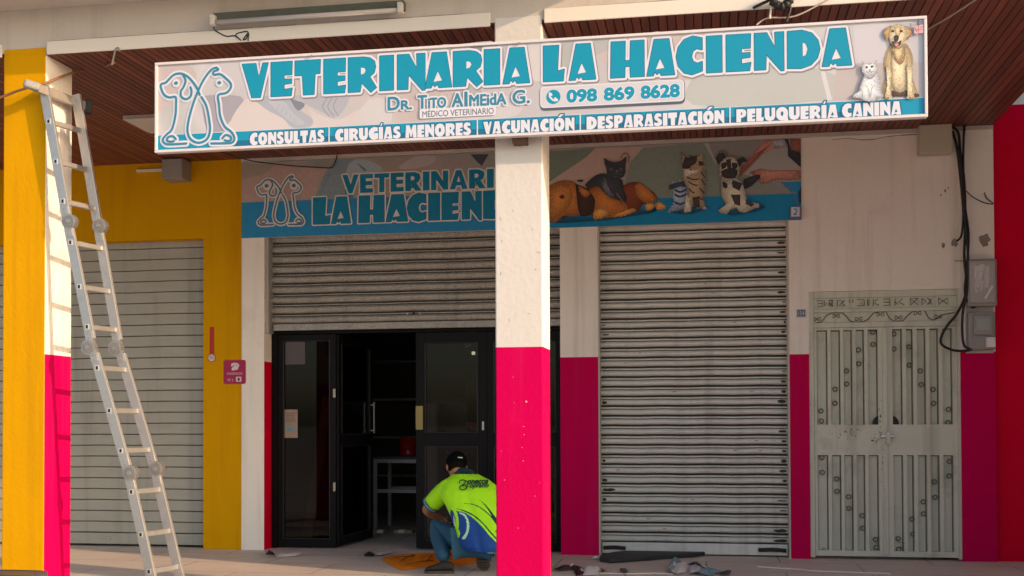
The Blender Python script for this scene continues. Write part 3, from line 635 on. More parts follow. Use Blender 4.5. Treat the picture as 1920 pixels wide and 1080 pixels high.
INK = .66
def ink(name, rgb, white, var=.02, rough=.45, vs_=6):
    """print colour seen as rgb where white vinyl is seen as 'white' in the same light"""
    col = tuple(min(.85, INK * lin(c) / lin(w)) for c, w in zip(rgb, white))
    return mat('ink_' + name, col, rough, var=var, vscale=vs_, spec=.35)
def blotchy(name, cols, white, scale, rough=.45):
    """out-of-focus photograph: soft blots of a few inks"""
    m = bpy.data.materials.new('print_' + name); nt, p = nodes_of(m); N, L = nt.nodes, nt.links
    tc = N.new('ShaderNodeTexCoord'); n = N.new('ShaderNodeTexNoise'); n.inputs['Scale'].default_value = scale; n.inputs['Detail'].default_value = 1.5; L.new(tc.outputs['Object'], n.inputs[0])
    cr = N.new('ShaderNodeValToRGB'); e = cr.color_ramp.elements
    for i, c in enumerate(cols):
        col = tuple(min(.85, INK * lin(a) / lin(w)) for a, w in zip(c, white)) + (1,)
        pos = .32 + .36 * i / (len(cols) - 1)
        if i < 2: e[i].position = pos; e[i].color = col
        else: q = e.new(pos); q.color = col
    L.new(n.outputs[0], cr.inputs[0]); L.new(cr.outputs[0], p.inputs['Base Color']); p.inputs['Roughness'].default_value = rough
    return m
LW = (236, 226, 215)                                            # white vinyl of the sign as photographed
S_WHITE = ink('sign_white', (230, 224, 228), LW); S_TEAL = ink('sign_teal', (16, 150, 178), LW); S_LINE = ink('sign_dark_teal', (24, 98, 120), LW); S_BAND = ink('sign_band', (20, 152, 182), LW)
S_LOGO = ink('sign_logo', (62, 136, 160), LW); S_NAVY = ink('sign_navy', (36, 112, 142), LW); S_GREY = ink('sign_grey', (110, 112, 120), LW); S_DROP = ink('sign_grey_rim', (148, 138, 140), LW); S_STONE = ink('sign_stone', (92, 98, 108), LW)

YS = 6.95
c00, c11 = at_y(291, 287, YS), at_y(1737.5, 30, YS)
SX0, SX1, SZ0, SZ1 = c00.x, c11.x, c00.z, c11.z
sign = thing('shop_sign', 'long white and turquoise light box sign reading VETERINARIA LA HACIENDA', 'sign', ((SX0 + SX1) / 2, YS + .06, SZ0))
m = MB(); m.box(SX0, SX1, YS + .004, YS + .045, SZ0, SZ1, mat('sign_case', (.62, .61, .62), .4, .1, var=.05)); m.build('case', sign, bevel=.004)
m = MB(); t = .017
for a in ((SX0, SX1, SZ0, SZ0 + t), (SX0, SX1, SZ1 - t, SZ1), (SX0, SX0 + t, SZ0 + t + .0004, SZ1 - t - .0004), (SX1 - t, SX1, SZ0 + t + .0004, SZ1 - t - .0004)): m.box(a[0], a[1], YS - .010, YS + .0035, a[2], a[3], mat('sign_trim', (.64, .62, .65), .4, var=.03))
m.build('rim', sign, bevel=.002)
for px_ in (585, 975): 
    m = MB(); c = at_y(px_, 98 if px_ < 700 else 84, YS); m.disc((c.x, YS - .012, SZ1 - .020), (0, 1, 0), .008, .006, hinge_metal, 10); m.build('screw', sign)
m = MB(); c = at_y(971, 262, YS); m.box(c.x - .045, c.x + .045, YS + .046, YF - .001, SZ0 - .028, SZ0 + .03, mat('rust_bracket', (.10, .05, .04), .8)); m.build('bracket', sign)
P = Print(YS + .003)
ix0, ix1, iz0, iz1 = SX0 + t, SX1 - t, SZ0 + t, SZ1 - t
P.xz([(ix0, iz0), (ix1, iz0), (ix1, iz1), (ix0, iz1)], blotchy('sign_photo', [(196, 172, 165), (205, 190, 186), (196, 190, 190), (214, 204, 203), (190, 188, 180)], LW, 1.1))
Z5 = lambda zx, zy: (280 + zx / 4.8, 80 + zy / 4.8); Z6 = lambda zx, zy: (1500 + zx / 4.911, 20 + zy / 4.911); ZB = lambda zx, zy: (640 + zx / 3, zy / 3); ZC = lambda zx, zy: (1280 + zx / 3, zy / 3)
SOFT = {}; SOFTEN = [False]
def softink(fn, white): 
    def f(n, c):
        m = fn(n, c); SOFT[m.name] = (fn, n, c); return m
    return f
def pic(P, T, pts, m, sm=3):
    q = [T(*p) for p in pts]
    if not SOFTEN[0] or m.name not in SOFT: P.px(q, m, sm); return
    fn, n, c = SOFT[m.name]; cx = sum(a for a, b in q) / len(q); cy = sum(b for a, b in q) / len(q); sz = max(max(a for a, b in q) - min(a for a, b in q), max(b for a, b in q) - min(b for a, b in q))
    P.px(q, fn(n + '_edge', tuple(v * .80 for v in c)), max(sm, 1)); 
    for k, (f, g) in enumerate(((.86, .93), (.70, 1.02), (.50, 1.10), (.28, 1.16))):
        P.px([(cx + (a - cx) * f - (1 - f) * sz * .03, cy + (b - cy) * f - (1 - f) * sz * .06) for a, b in q], fn(n + '_t%d' % k, tuple(min(255, v * g) for v in c)), max(sm, 2))
    rnd = random.Random(len(q) * 31 + int(cx)); fl = min(5.0, sz * .16); xa, xb, ya, yb = min(a for a, b in q), max(a for a, b in q), min(b for a, b in q), max(b for a, b in q)
    inks = [fn(n + '_f%d' % i, tuple(min(255, v * g) for v in c)) for i, g in enumerate((.66, .84, 1.22, 1.38))]
    for k in range(int(min(150, 6 + sz * 2.0))):                     # fur and creases of the printed photograph
        x, y = rnd.uniform(xa, xb), rnd.uniform(ya, yb)
        if not inpoly2(x, y, q): continue
        a = math.atan2(y - cy + sz * .3, (x - cx)) + rnd.gauss(0, .5); l = fl * rnd.uniform(.5, 1); w = rnd.uniform(.25, .6)
        dx, dy = math.cos(a), math.sin(a)
        P.px([(x, y), (x + dx * l * .5 - dy * w, y + dy * l * .5 + dx * w), (x + dx * l, y + dy * l), (x + dx * l * .5 + dy * w, y + dy * l * .5 - dx * w)], inks[k % 4])
def inpoly2(x, y, P_):
    c = False
    for i in range(len(P_)):
        (xa, ya), (xb, yb) = P_[i - 1], P_[i]
        if (ya > y) != (yb > y) and x < (xb - xa) * (y - ya) / (yb - ya) + xa: c = not c
    return c
S = lambda n, c: ink('s_' + n, tuple(v * .68 + q * .32 for v, q in zip(c, (200, 188, 186))), LW, var=.05)
pic(P, Z5, [(460, 480), (690, 470), (850, 515), (720, 760), (640, 800), (520, 800)], S('slate', (158, 152, 162)))
pic(P, Z5, [(75, 180), (300, 190), (420, 270), (380, 420), (180, 560), (75, 600)], S('rose', (205, 184, 178)))
pic(P, Z5, [(870, 500), (980, 545), (1110, 610), (1230, 690), (1310, 790), (720, 795), (735, 700), (790, 600)], S('linen', (226, 210, 203)))
pic(P, Z5, [(1430, 590), (1560, 660), (1720, 690), (1900, 600), (2000, 740), (1460, 790), (1480, 720)], S('linen2', (222, 206, 200)))
pic(P, Z5, [(920, 490), (1290, 470), (1340, 590), (1470, 690), (1440, 758), (1290, 765), (1200, 680), (1050, 600)], S('paw', (168, 174, 186)))
pic(P, Z5, [(1060, 520), (1200, 520), (1300, 640), (1400, 720), (1330, 740), (1180, 640)], S('paw_hi', (184, 188, 198)))
pic(P, Z5, [(1290, 480), (1770, 440), (1760, 590), (1660, 680), (1560, 630), (1420, 560)], S('paw2', (172, 174, 184)))
pic(P, Z5, [(1265, 505), (1400, 550), (1335, 612)], S('paw_dark', (104, 110, 122)))
for a in (0, 18, 38): P.stroke([Z5(1600 + a * 2.3, 500), Z5(1560 + a * 2.6, 580), Z5(1620 + a * 2.2, 660)], .004, S('paw_dark', (104, 110, 122)))
for a in range(5): P.stroke([Z5(1170 + a * 34, 560 + a * 30), Z5(1150 + a * 40, 600 + a * 30)], .003, S('paw_mid', (140, 146, 158)))
P.px([ZB(480, 270), ZB(620, 250), ZB(600, 330), ZB(700, 520), ZB(760, 600), ZB(900, 610), ZB(770, 480), ZB(880, 250), ZB(700, 245)], S('coat', (176, 172, 172)), 3)
P.px([ZB(720, 262), ZB(880, 247), ZB(860, 300), ZB(760, 310)], S('coat_dark', (128, 122, 126)), 2)
P.px([ZB(150, 560), ZB(260, 560), ZB(280, 690), ZB(70, 690)], S('pale', (216, 208, 206)), 2)
P.px([ZB(620, 560), ZB(970, 540), ZB(985, 650), ZB(640, 680)], S('pale', (216, 208, 206)), 3)
P.px([ZB(1050, 250), ZB(1190, 240), ZB(1180, 430), ZB(1060, 440)], S('pale2', (222, 212, 208)), 3)
P.px([ZB(1420, 330), ZB(1620, 205), ZB(1920, 190), (1320, 130), (1300, 150), ZB(1700, 440)], S('skin', (206, 186, 176)), 2)
P.px([ZB(1180, 240), ZB(1600, 208), ZB(1420, 320), ZB(1250, 400)], S('grey_green', (178, 178, 172)), 2)
P.px([ZC(60, 430), ZC(780, 385), ZC(815, 560), ZC(60, 590)], S('sage', (188, 190, 180)), 3)
P.px([ZC(775, 400), ZC(800, 400), ZC(840, 560), ZC(815, 565)], S('streak', (228, 222, 224)))
P.px([ZC(960, 140), ZC(1130, 130), ZC(1140, 330), ZC(980, 350)], S('glow', (218, 210, 214)), 4)
P.px([ZC(870, 360), ZC(1350, 350), ZC(1350, 552), ZC(845, 565)], S('fawn', (196, 180, 174)), 1)
P.k += 10
# service band along the foot
zb1 = at_y(447, 246.5, YS).z; zb0 = SZ0 + t
P.xz([(ix0, zb0 + .004), (ix1, zb0 + .004), (ix1, zb1), (ix0, zb1)], S_BAND); P.xz([(ix0, zb1), (ix1, zb1), (ix1, zb1 + .003), (ix0, zb1 + .003)], S_WHITE)
P.xz([(ix0 + .52, zb0 + .004), (ix1 - .22, zb0 + .004), (ix1 - .26, zb0 + .040), (ix0 + .56, zb0 + .040)], S_NAVY)
def wx(px_, py): return at_y(px_, py, YS).x
band = [('CONSULTAS', 468, 608), ('CIRUGÍAS', 628, 751), ('MENORES', 760, 883), ('VACUNACIÓN', 906, 1077), ('DESPARASITACIÓN', 1100, 1358), ('PELUQUERÍA', 1381, 1571), ('CANINA', 1579, 1690)]
zt0 = at_y(540, 269, YS).z; zt1 = at_y(540, 246, YS).z
for wd_, a, b in band:
    lay = P.layout(wd_, wx(a, 250), wx(b, 235), zt0, (zt1 - zt0) * (1.0 if not set(wd_) & set('ÍÓ') else .98), gap=.07)
    P.word(lay, S_WHITE, S_NAVY, .0075)
for a in (617, 895, 1088, 1369): x = wx(a, 245); P.xz([(x - .004, zt0 - .006), (x + .004, zt0 - .006), (x + .004, zt1 + .012), (x - .004, zt1 + .012)], S_WHITE)
P.m.build('printed_panel', sign)
# headline
P = Print(YS + .0012)
spans = [(454, 503), (508, 548), (553, 601), (607, 648), (653, 706), (712, 738), (745, 797), (797, 847), (850, 905), (908, 937), (943, 993), None, (1019, 1058), (1067, 1117), None, (1145, 1208), (1213, 1265), (1268, 1318), (1325, 1354), (1362, 1408), (1415, 1470), (1477, 1538), (1542, 1597)]
h0 = at_y(478, 183, YS).z; h1 = at_y(478, 119, YS).z
xs = [(0, 0) if q is None else (wx(q[0], 140), wx(q[1], 140)) for q in spans]
lay = P.layout('VETERINARIA LA HACIENDA', xs[0][0], xs[-1][1], h0, h1 - h0, xs=xs)
P.word(lay, S_TEAL, S_WHITE, .017, S_LINE, .0035, S_DROP, (.007, -.008))
# telephone pill, doctor's name
zA, zB_ = at_y(1013, 203, YS).z, at_y(1013, 163, YS).z; xA, xB = wx(1013, 180), wx(1283, 180)
def rrect(x0, x1, z0, z1, r, n=5):
    q = []
    for cx, cz, a0 in ((x1 - r, z1 - r, 0), (x0 + r, z1 - r, 90), (x0 + r, z0 + r, 180), (x1 - r, z0 + r, 270)):
        q += [(cx + r * math.cos(math.radians(a0 + 90 * k / n)), cz + r * math.sin(math.radians(a0 + 90 * k / n))) for k in range(n + 1)]
    return q
P.xz(rrect(xA + .004, xB + .004, zA - .016, zB_, .025), S_STONE); P.xz(rrect(xA, xB, zA, zB_, .025), S_WHITE); P.xz(rrect(xA + .006, xB - .006, zA + .006, zB_ - .006, .02), ink('pill', (214, 208, 210), LW))
zc = (zA + zB_) / 2; cx = wx(1037.5, 185); R0 = .045
P.xz([(cx + R0 * math.cos(k * math.pi / 12), zc + R0 * math.sin(k * math.pi / 12)) for k in range(24)], S_TEAL)
P.stroke([(cx - .020, zc + .022), (cx - .022, zc + .004), (cx - .006, zc - .016), (cx + .012, zc - .024), (cx + .022, zc - .020)], .011, S_WHITE, 4, True)
P.stroke([(cx - .022, zc + .022), (cx - .013, zc + .014)], .016, S_WHITE, 1, True); P.stroke([(cx + .022, zc - .021), (cx + .011, zc - .011)], .016, S_WHITE, 1, True)
d0, d1 = zc - .043, zc + .041
for tx, a, b in (('098', 1062, 1120), ('869', 1132, 1190), ('8628', 1201, 1275)):
    P.text(tx, wx(a - 1.5, 185), wx(b + 1.5, 185), d0 - .005, d1 + .005, S_WHITE, .012, 14); P.text(tx, wx(a, 185), wx(b, 185), d0, d1, S_TEAL, .0055)
n0 = at_y(760, 206, YS).z; n1 = at_y(760, 180, YS).z
for tx, a, b, k in (('D', 727, 750, 1), ('R.', 752, 773, .70), ('T', 783, 801, 1), ('iTO', 803, 837, .78), ('A', 847, 869, 1), ('l', 871, 877, 1.08), ('MEidA', 880, 950, .84), ('G.', 961, 994, 1.0)):
    q = n0 + (n1 - n0) * k
    P.text(tx, wx(a, 190) - .010, wx(b, 190) + .010, n0 - .010, q + .010, S_WHITE, .0125, 14)
for tx, a, b, k in (('D', 727, 750, 1), ('R.', 752, 773, .70), ('T', 783, 801, 1), ('iTO', 803, 837, .78), ('A', 847, 869, 1), ('l', 871, 877, 1.08), ('MEidA', 880, 950, .84), ('G.', 961, 994, 1.0)):
    q = n0 + (n1 - n0) * k; P.text(tx, wx(a, 190), wx(b, 190), n0, q, S_LOGO, .0032)
q0 = at_y(791, 220.5, YS).z; q1 = at_y(791, 207, YS).z
P.xz(rrect(wx(787, 212), wx(930, 212), q0 - .008, q1 + .008, .012), S_WHITE); P.text('MÉDICO VETERINARIO', wx(792, 212), wx(926, 212), q0, q1 + .004, S_GREY, .0007, 4)
P.m.build('lettering', sign)
# line-drawn dog and cat
def logo(P, T, wl, ww, ml, mw, thin=False):
    strokes = [
     [(440, 430), (405, 370), (345, 305), (280, 278), (220, 292), (175, 335), (150, 360), (105, 378), (112, 425), (140, 475), (185, 494), (238, 490), (242, 560), (236, 660), (205, 780), (160, 825), (124, 868), (135, 903), (180, 916), (335, 908)],
     [(240, 870), (212, 842), (172, 852), (160, 880), (185, 892), (222, 888)],
     [(305, 292), (328, 340), (312, 395), (285, 440), (290, 488), (332, 510), (372, 485), (382, 440), (372, 402)],
     [(605, 225), (560, 245), (500, 320), (450, 415), (400, 540), (360, 680), (345, 790), (372, 868), (445, 902), (520, 870), (548, 790), (540, 690), (515, 570), (470, 490)],
     [(440, 430), (455, 470)],
     [(605, 225), (622, 245), (580, 262), (585, 290), (640, 285), (690, 322), (722, 352), (738, 385), (725, 425), (690, 455), (622, 474), (630, 560), (640, 660), (680, 755), (740, 805), (768, 860), (750, 898), (700, 906), (560, 908)],
     [(660, 862), (690, 832), (730, 845), (738, 875), (712, 886), (680, 880)]]
    for st in strokes: P.stroke([T(*p) for p in st], ww, mw, 4)
    P.k += 6
    for e in ((243, 365), (632, 362)): P.ell(T(*e), 8.5 * (ww / .042), 8.5 * (ww / .042), mw)
    for st in strokes: P.stroke([T(*p) for p in st], wl, ml, 4)
    P.k += 4
    for e in ((243, 365), (632, 362)): P.ell(T(*e), 4.2 * (ww / .042), 3.6 * (ww / .042), ml)
P = Print(YS + .0012)
logo(P, Z5, .0155, .042, S_LOGO, S_WHITE)
P.m.build('logo', sign)
# dog and white cat at the right end
P = Print(YS + .0012)
D = softink(lambda n, c: ink('d_' + n, c, LW, var=.12, vs_=45), LW); SOFTEN[0] = True
tan, tan2, tan3, brown = D('tan', (214, 184, 138)), D('cream', (228, 204, 165)), D('ochre', (190, 150, 104)), D('brown', (92, 70, 62))
pic(P, Z6, [(830, 300), (785, 400), (770, 520), (790, 600), (760, 690), (765, 800), (810, 812), (850, 760), (985, 760), (1000, 805), (1060, 812), (1095, 785), (1070, 720), (1040, 630), (1030, 540), (1042, 470), (1030, 390), (985, 310), (900, 290)], tan)
pic(P, Z6, [(848, 735), (850, 790), (985, 790), (985, 730), (920, 768)], brown, 1)
pic(P, Z6, [(1055, 760), (1095, 770), (1098, 792), (1050, 795)], brown, 1)
pic(P, Z6, [(850, 350), (838, 560), (855, 700), (920, 755), (975, 700), (990, 560), (980, 350), (915, 380)], tan2)
pic(P, Z6, [(845, 340), (900, 360), (960, 330), (965, 440), (920, 500), (860, 430)], tan3)
pic(P, Z6, [(860, 330), (905, 352), (950, 330), (945, 400), (905, 470), (870, 410)], tan)
pic(P, Z6, [(790, 500), (802, 700), (780, 795), (795, 818), (838, 812), (838, 700), (850, 540)], tan2)
pic(P, Z6, [(980, 500), (990, 700), (988, 800), (1010, 818), (1058, 810), (1040, 770), (1032, 640), (1030, 500)], tan2)
P.stroke([Z6(850, 520), Z6(846, 640), Z6(838, 740)], .003, tan3); P.stroke([Z6(980, 520), Z6(985, 640), Z6(988, 740)], .003, tan3)
for a in (800, 815, 1010, 1030): P.stroke([Z6(a, 800), Z6(a + 2, 818)], .002, brown)
pic(P, Z6, [(838, 140), (790, 165), (765, 215), (800, 275), (822, 240), (832, 190)], tan3); pic(P, Z6, [(965, 140), (1005, 160), (1032, 205), (985, 275), (968, 240), (962, 190)], tan3)
pic(P, Z6, [(840, 150), (816, 225), (830, 290), (860, 335), (890, 348), (935, 328), (972, 272), (985, 205), (962, 148), (900, 125)], tan2)
pic(P, Z6, [(865, 160), (895, 150), (930, 165), (915, 235), (880, 235)], tan)
for ex in (852, 930): P.ell(Z6(ex, 193), 2.9, 2.4, brown, 10)
pic(P, Z6, [(845, 280), (870, 300), (900, 300), (930, 278), (925, 312), (885, 343), (855, 322)], brown, 2); pic(P, Z6, [(864, 308), (905, 304), (897, 333), (880, 338)], D('tongue', (214, 140, 140)), 2)
pic(P, Z6, [(862, 240), (885, 230), (908, 242), (904, 272), (885, 296), (868, 285)], D('nose', (74, 62, 62)), 2)
fur, furs = D('fur', (224, 220, 222)), D('fur_shade', (176, 172, 176))
pic(P, Z6, [(600, 570), (555, 690), (540, 745), (495, 775), (488, 805), (560, 815), (605, 838), (690, 836), (705, 805), (765, 800), (745, 740), (728, 610), (700, 560)], fur)
pic(P, Z6, [(565, 465), (575, 500), (565, 545), (590, 590), (640, 610), (695, 590), (712, 540), (702, 500), (705, 455), (668, 492), (605, 495)], fur, 2)
pic(P, Z6, [(568, 470), (578, 500), (600, 494)], furs, 0); pic(P, Z6, [(702, 460), (694, 497), (672, 492)], furs, 0)
pic(P, Z6, [(590, 590), (640, 612), (692, 592), (660, 630), (620, 628)], furs, 2); P.stroke([Z6(600, 690), Z6(625, 720), Z6(640, 800)], .003, furs); P.stroke([Z6(690, 690), Z6(660, 720), Z6(645, 800)], .003, furs); P.stroke([Z6(555, 720), Z6(575, 760), Z6(570, 805)], .003, furs)
for ex, ey in ((612, 527), (660, 521)): P.ell(Z6(ex, ey), 2.2, 2.2, brown, 10)
P.stroke([Z6(632, 548), Z6(640, 556), Z6(648, 547)], .003, brown); P.stroke([Z6(612, 568), Z6(630, 574), Z6(641, 560), Z6(655, 573), Z6(678, 560)], .0022, brown)
pink = D('pink', (224, 176, 176)); P.px([Z6(1045, 150), Z6(1130, 130), Z6(1132, 212), Z6(1048, 220)], pink, 0)
for a in ((1050, 160, 1070, 200), (1085, 150, 1085, 205), (1100, 160, 1125, 160), (1055, 185, 1125, 178)): P.stroke([Z6(a[0], a[1]), Z6(a[2], a[3])], .0035, D('rose_ink', (190, 90, 100)), 1)
pic(P, Z6, [(1075, 90), (1098, 92), (1092, 115), (1100, 140), (1070, 142)], S_GREY, 2)
P.m.build('animal_picture', sign)

# ------------------------------------------------------------------ banner on the wall under the soffit
YN = 10.222
BW = (164, 145, 132)                                            # white vinyl in the shade as photographed
bx0, bx1, bz0, bz1 = at_y(453, 400, YN).x, at_y(1502, 330, YN).x, 2.980, 3.700
ban = thing('shop_banner', 'wide vinyl banner with pets and LA HACIENDA above the roller shutters', 'banner', ((bx0 + bx1) / 2, YN, bz0))
m = MB(); m.box(bx0, bx1, YN + .001, YN + .010, bz0, bz1, mat('banner_vinyl', (.66, .60, .55), .45)); m.build('sheet', ban)
P = Print(YN); P.clip = (bx0, bx1, bz0, bz1)
INK = .80
SOFTEN[0] = False
BI = softink(lambda n, c: ink('b_' + n, c, BW, var=.20, vs_=26), BW)
P.xz([(bx0, bz0), (bx1, bz0), (bx1, bz1), (bx0, bz1)], blotchy('banner_photo', [(112, 92, 78), (120, 96, 84), (104, 96, 84), (130, 104, 92), (110, 104, 94)], BW, .9))
BT = BI('teal', (0, 82, 104)); BTL = BI('teal_left', (22, 84, 108))
B1 = lambda zx, zy: (440 + zx / 3.84, 250 + zy / 3.84); B2 = lambda zx, zy: (1030 + zx / 5.684, 250 + zy / 5.684); B3 = lambda zx, zy: (1240 + zx / 5.686, 250 + zy / 5.686)
pic(P, B1, [(40, 215), (330, 235), (600, 240), (700, 250), (600, 330), (580, 480), (40, 490)], BI('blush', (128, 96, 84)), 1)
pic(P, B1, [(40, 215), (300, 225), (200, 300), (40, 330)], BI('blush2', (112, 92, 76)), 1)
pic(P, B1, [(720, 190), (860, 188), (830, 260), (800, 330), (830, 420), (800, 480), (600, 480), (600, 420), (640, 310)], BI('coat', (92, 92, 90)), 2)
pic(P, B1, [(830, 210), (900, 185), (1000, 210), (1070, 270), (900, 300), (830, 420), (790, 420), (800, 280)], BI('coat2', (116, 112, 108)), 2)
P.stroke([B1(640, 320), B1(690, 290), B1(650, 360), B1(625, 430)], .006, BI('crease', (70, 76, 80)))
pic(P, B1, [(880, 215), (915, 235), (950, 265), (930, 268)], BI('crease', (70, 76, 80)), 2)
pic(P, B1, [(1300, 165), (1450, 165), (1400, 230), (1230, 260), (1180, 240)], BI('sleeve', (128, 108, 100)), 2); pic(P, B1, [(1500, 200), (1700, 155), (1620, 260), (1500, 260)], BI('sleeve2', (116, 94, 86)), 2)
pic(P, B1, [(1700, 152), (1830, 150), (1780, 235), (1740, 200)], BI('dark', (50, 42, 44)), 0)
pic(P, B1, [(790, 400), (840, 400), (860, 480), (800, 480)], BI('crease', (70, 76, 80)), 0)
tz = at_y(500, 378, YN).z
P.xz([(bx0, bz0 + .001), (bx1, bz0 + .001), (bx1, tz), (bx0, tz)], BTL)
xm = at_y(1036, 380, YN).x; tz2 = at_y(1400, 366, YN).z
P.xz([(xm, bz0 + .001), (bx1, bz0 + .001), (bx1, tz2), (xm, tz2)], BT)
pic(P, B2, [(0, 188), (490, 160), (390, 255), (0, 520)], BI('wall_green', (84, 84, 68)), 0)
pic(P, B2, [(490, 162), (880, 150), (1120, 140), (900, 300), (760, 560), (0, 600), (0, 520), (390, 255)], BI('arm_blush', (136, 104, 88)), 1)
P.px([B2(1000, 150), B2(1364, 125), B3(500, 95), B3(600, 330), B3(1450, 640), B3(0, 690), B2(1150, 690), B2(800, 560), B2(850, 320)], BI('olive', (92, 88, 74)), 0)
pic(P, B3, [(450, 100), (500, 98), (600, 340), (580, 330)], BI('frame_line', (118, 108, 96)), 0)
pic(P, B3, [(500, 98), (1090, 65), (1000, 200), (900, 300), (830, 470), (1000, 600), (1250, 500), (1400, 640), (640, 660), (600, 340)], BI('taupe', (100, 88, 78)), 1)
bk = BI('black', (34, 30, 32)); P.k += 4
shade = BI('ground_shade', (12, 52, 66)); skin = BI('skin', (128, 78, 62)); skin2 = BI('skin_dark', (100, 54, 42))
SOFTEN[0] = True
# groomer's arms and brush
pic(P, B3, [(1100, 65), (1340, 52), (1345, 140), (1200, 160), (1080, 220), (980, 330), (830, 480), (820, 440), (850, 350), (1000, 190)], skin, 1)
pic(P, B3, [(1150, 130), (1040, 250), (900, 390), (835, 460), (850, 370), (1000, 220)], skin2, 1)
pic(P, B3, [(1165, 90), (1310, 58), (1340, 140), (1200, 150)], BI('sleeve_grey', (112, 100, 100)), 1)
pic(P, B3, [(1370, 52), (1488, 48), (1488, 200), (1420, 220), (1380, 170)], skin2, 1); pic(P, B3, [(1310, 54), (1352, 52), (1370, 190), (1430, 225), (1488, 205), (1488, 365), (1350, 245), (1345, 120)], bk, 1)
pic(P, B3, [(950, 420), (1060, 375), (1180, 400), (1488, 395), (1488, 495), (1230, 500), (1090, 545), (1020, 500)], skin, 2)
pic(P, B3, [(880, 490), (1020, 440), (1055, 470), (950, 570), (870, 592)], bk, 2); P.stroke([B3(935, 440), B3(960, 415), B3(1000, 405)], .006, bk)
P.stroke([B3(1250, 470), B3(1400, 640), B3(1460, 760)], .004, skin2); pic(P, B3, [(1488, 560), (1460, 640), (1470, 740), (1488, 745)], bk, 0)
# large dog lying down with dark cat
dg, dg2, dg3, dgl = BI('dog', (128, 68, 26)), BI('dog_dark', (88, 36, 18)), BI('dog_black', (44, 24, 16)), BI('dog_light', (150, 92, 42))
pic(P, B2, [(0, 900), (200, 930), (500, 920), (950, 840), (1250, 800), (1240, 770), (1100, 850), (600, 930), (100, 960), (0, 950)], shade, 1)
pic(P, B2, [(400, 560), (560, 550), (760, 560), (860, 525), (960, 525), (1040, 580), (1120, 640), (1150, 720), (1000, 760), (950, 830), (700, 900), (450, 880), (380, 700)], dg2)
pic(P, B2, [(930, 530), (990, 535), (1100, 640), (1150, 715), (1050, 750), (960, 700), (910, 600)], dg, 2)
pic(P, B2, [(1020, 770), (1060, 745), (1120, 755), (1120, 785), (1070, 825), (1025, 810)], dgl, 2); pic(P, B2, [(1130, 760), (1170, 730), (1240, 775), (1235, 805), (1150, 820)], dgl, 2)
pic(P, B2, [(430, 600), (540, 570), (650, 680), (760, 720), (860, 830), (800, 880), (620, 900), (500, 860), (430, 740)], dg, 2)
pic(P, B2, [(0, 560), (100, 515), (200, 505), (280, 530), (360, 600), (440, 640), (340, 700), (330, 870), (180, 885), (120, 920), (0, 940)], dg, 2)
pic(P, B2, [(0, 590), (120, 540), (220, 560), (250, 680), (180, 830), (60, 900), (0, 900)], BI('dog_mid', (134, 74, 30)), 2)
pic(P, B2, [(280, 540), (380, 580), (445, 640), (490, 720), (470, 830), (420, 880), (330, 880), (300, 740)], dg3, 2); pic(P, B2, [(310, 560), (390, 600), (440, 640), (390, 690), (330, 640)], dg, 2)
P.ell(B2(138, 680), 5.5, 4.2, dg2, 12); P.ell(B2(138, 680), 3.0, 2.6, bk, 10); pic(P, B2, [(110, 915), (150, 885), (200, 880), (150, 905)], dg3, 1)
pic(P, B2, [(465, 880), (480, 830), (540, 800), (610, 810), (640, 860), (560, 912), (490, 915)], dgl, 2)
for a in (500, 535, 570): P.stroke([B2(a, 885), B2(a + 3, 912)], .003, dg2)
pic(P, B2, [(640, 890), (800, 850), (880, 800), (930, 830), (760, 890)], dgl, 2)
pic(P, B2, [(300, 500), (360, 500), (355, 520), (305, 518)], bk, 2)
ct, ct2 = BI('cat', (40, 36, 38)), BI('cat_light', (74, 66, 66))
pic(P, B2, [(580, 430), (500, 450), (400, 530), (390, 570), (520, 560), (570, 620), (650, 680), (740, 715), (820, 740), (820, 660), (790, 600), (780, 500), (700, 470)], ct, 2)
pic(P, B2, [(600, 480), (560, 560), (600, 640), (700, 690), (640, 600)], ct2, 2); P.stroke([B2(715, 640), B2(760, 700), B2(830, 790)], .004, dgl)
P.px([B2(*p) for p in [(585, 265), (590, 330), (612, 380), (612, 440), (640, 485), (715, 500), (790, 470), (815, 420), (812, 360), (825, 250), (760, 300), (700, 315), (640, 300)]], ct, 0)
for ex in (660, 762): P.ell(B2(ex, 388), 3.4, 2.8, ct2, 12); P.ell(B2(ex, 388), 1.7, 1.6, bk, 8)
pic(P, B2, [(700, 400), (735, 398), (720, 430)], ct2, 1); P.stroke([B2(670, 450), B2(700, 435), B2(718, 440), B2(740, 435), B2(770, 448)], .004, ct2); P.stroke([B2(690, 465), B2(740, 465)], .004, ct2)
P.stroke([B2(760, 265), B2(790, 225), B2(830, 220), B2(852, 260), B2(838, 320)], .006, ct)
# tabby cat with small striped one
pic(P, B3, [(70, 840), (200, 860), (330, 860), (480, 810), (500, 780), (300, 800), (100, 800)], shade, 1)
tb, tbl, tbd = BI('tabby', (120, 92, 66)), BI('tabby_light', (146, 124, 100)), BI('tabby_dark', (44, 34, 30))
sv, svd = BI('silver', (108, 106, 112)), BI('silver_dark', (40, 40, 46))
pic(P, B3, [(120, 540), (200, 500), (270, 540), (280, 700), (260, 800), (80, 845), (75, 830), (150, 780), (120, 690)], sv, 2)
pic(P, B3, [(85, 555), (160, 530), (240, 515), (270, 580), (200, 570), (120, 600), (90, 600)], svd, 1)
for z in (610, 660, 740): P.stroke([B3(150, z), B3(200, z + 20), B3(265, z - 5)], .018, svd)
pic(P, B3, [(235, 390), (225, 470), (260, 560), (290, 640), (250, 800), (240, 850), (320, 840), (330, 780), (400, 800), (440, 815), (480, 800), (450, 700), (465, 560), (470, 420), (440, 330), (300, 330)], tb, 2)
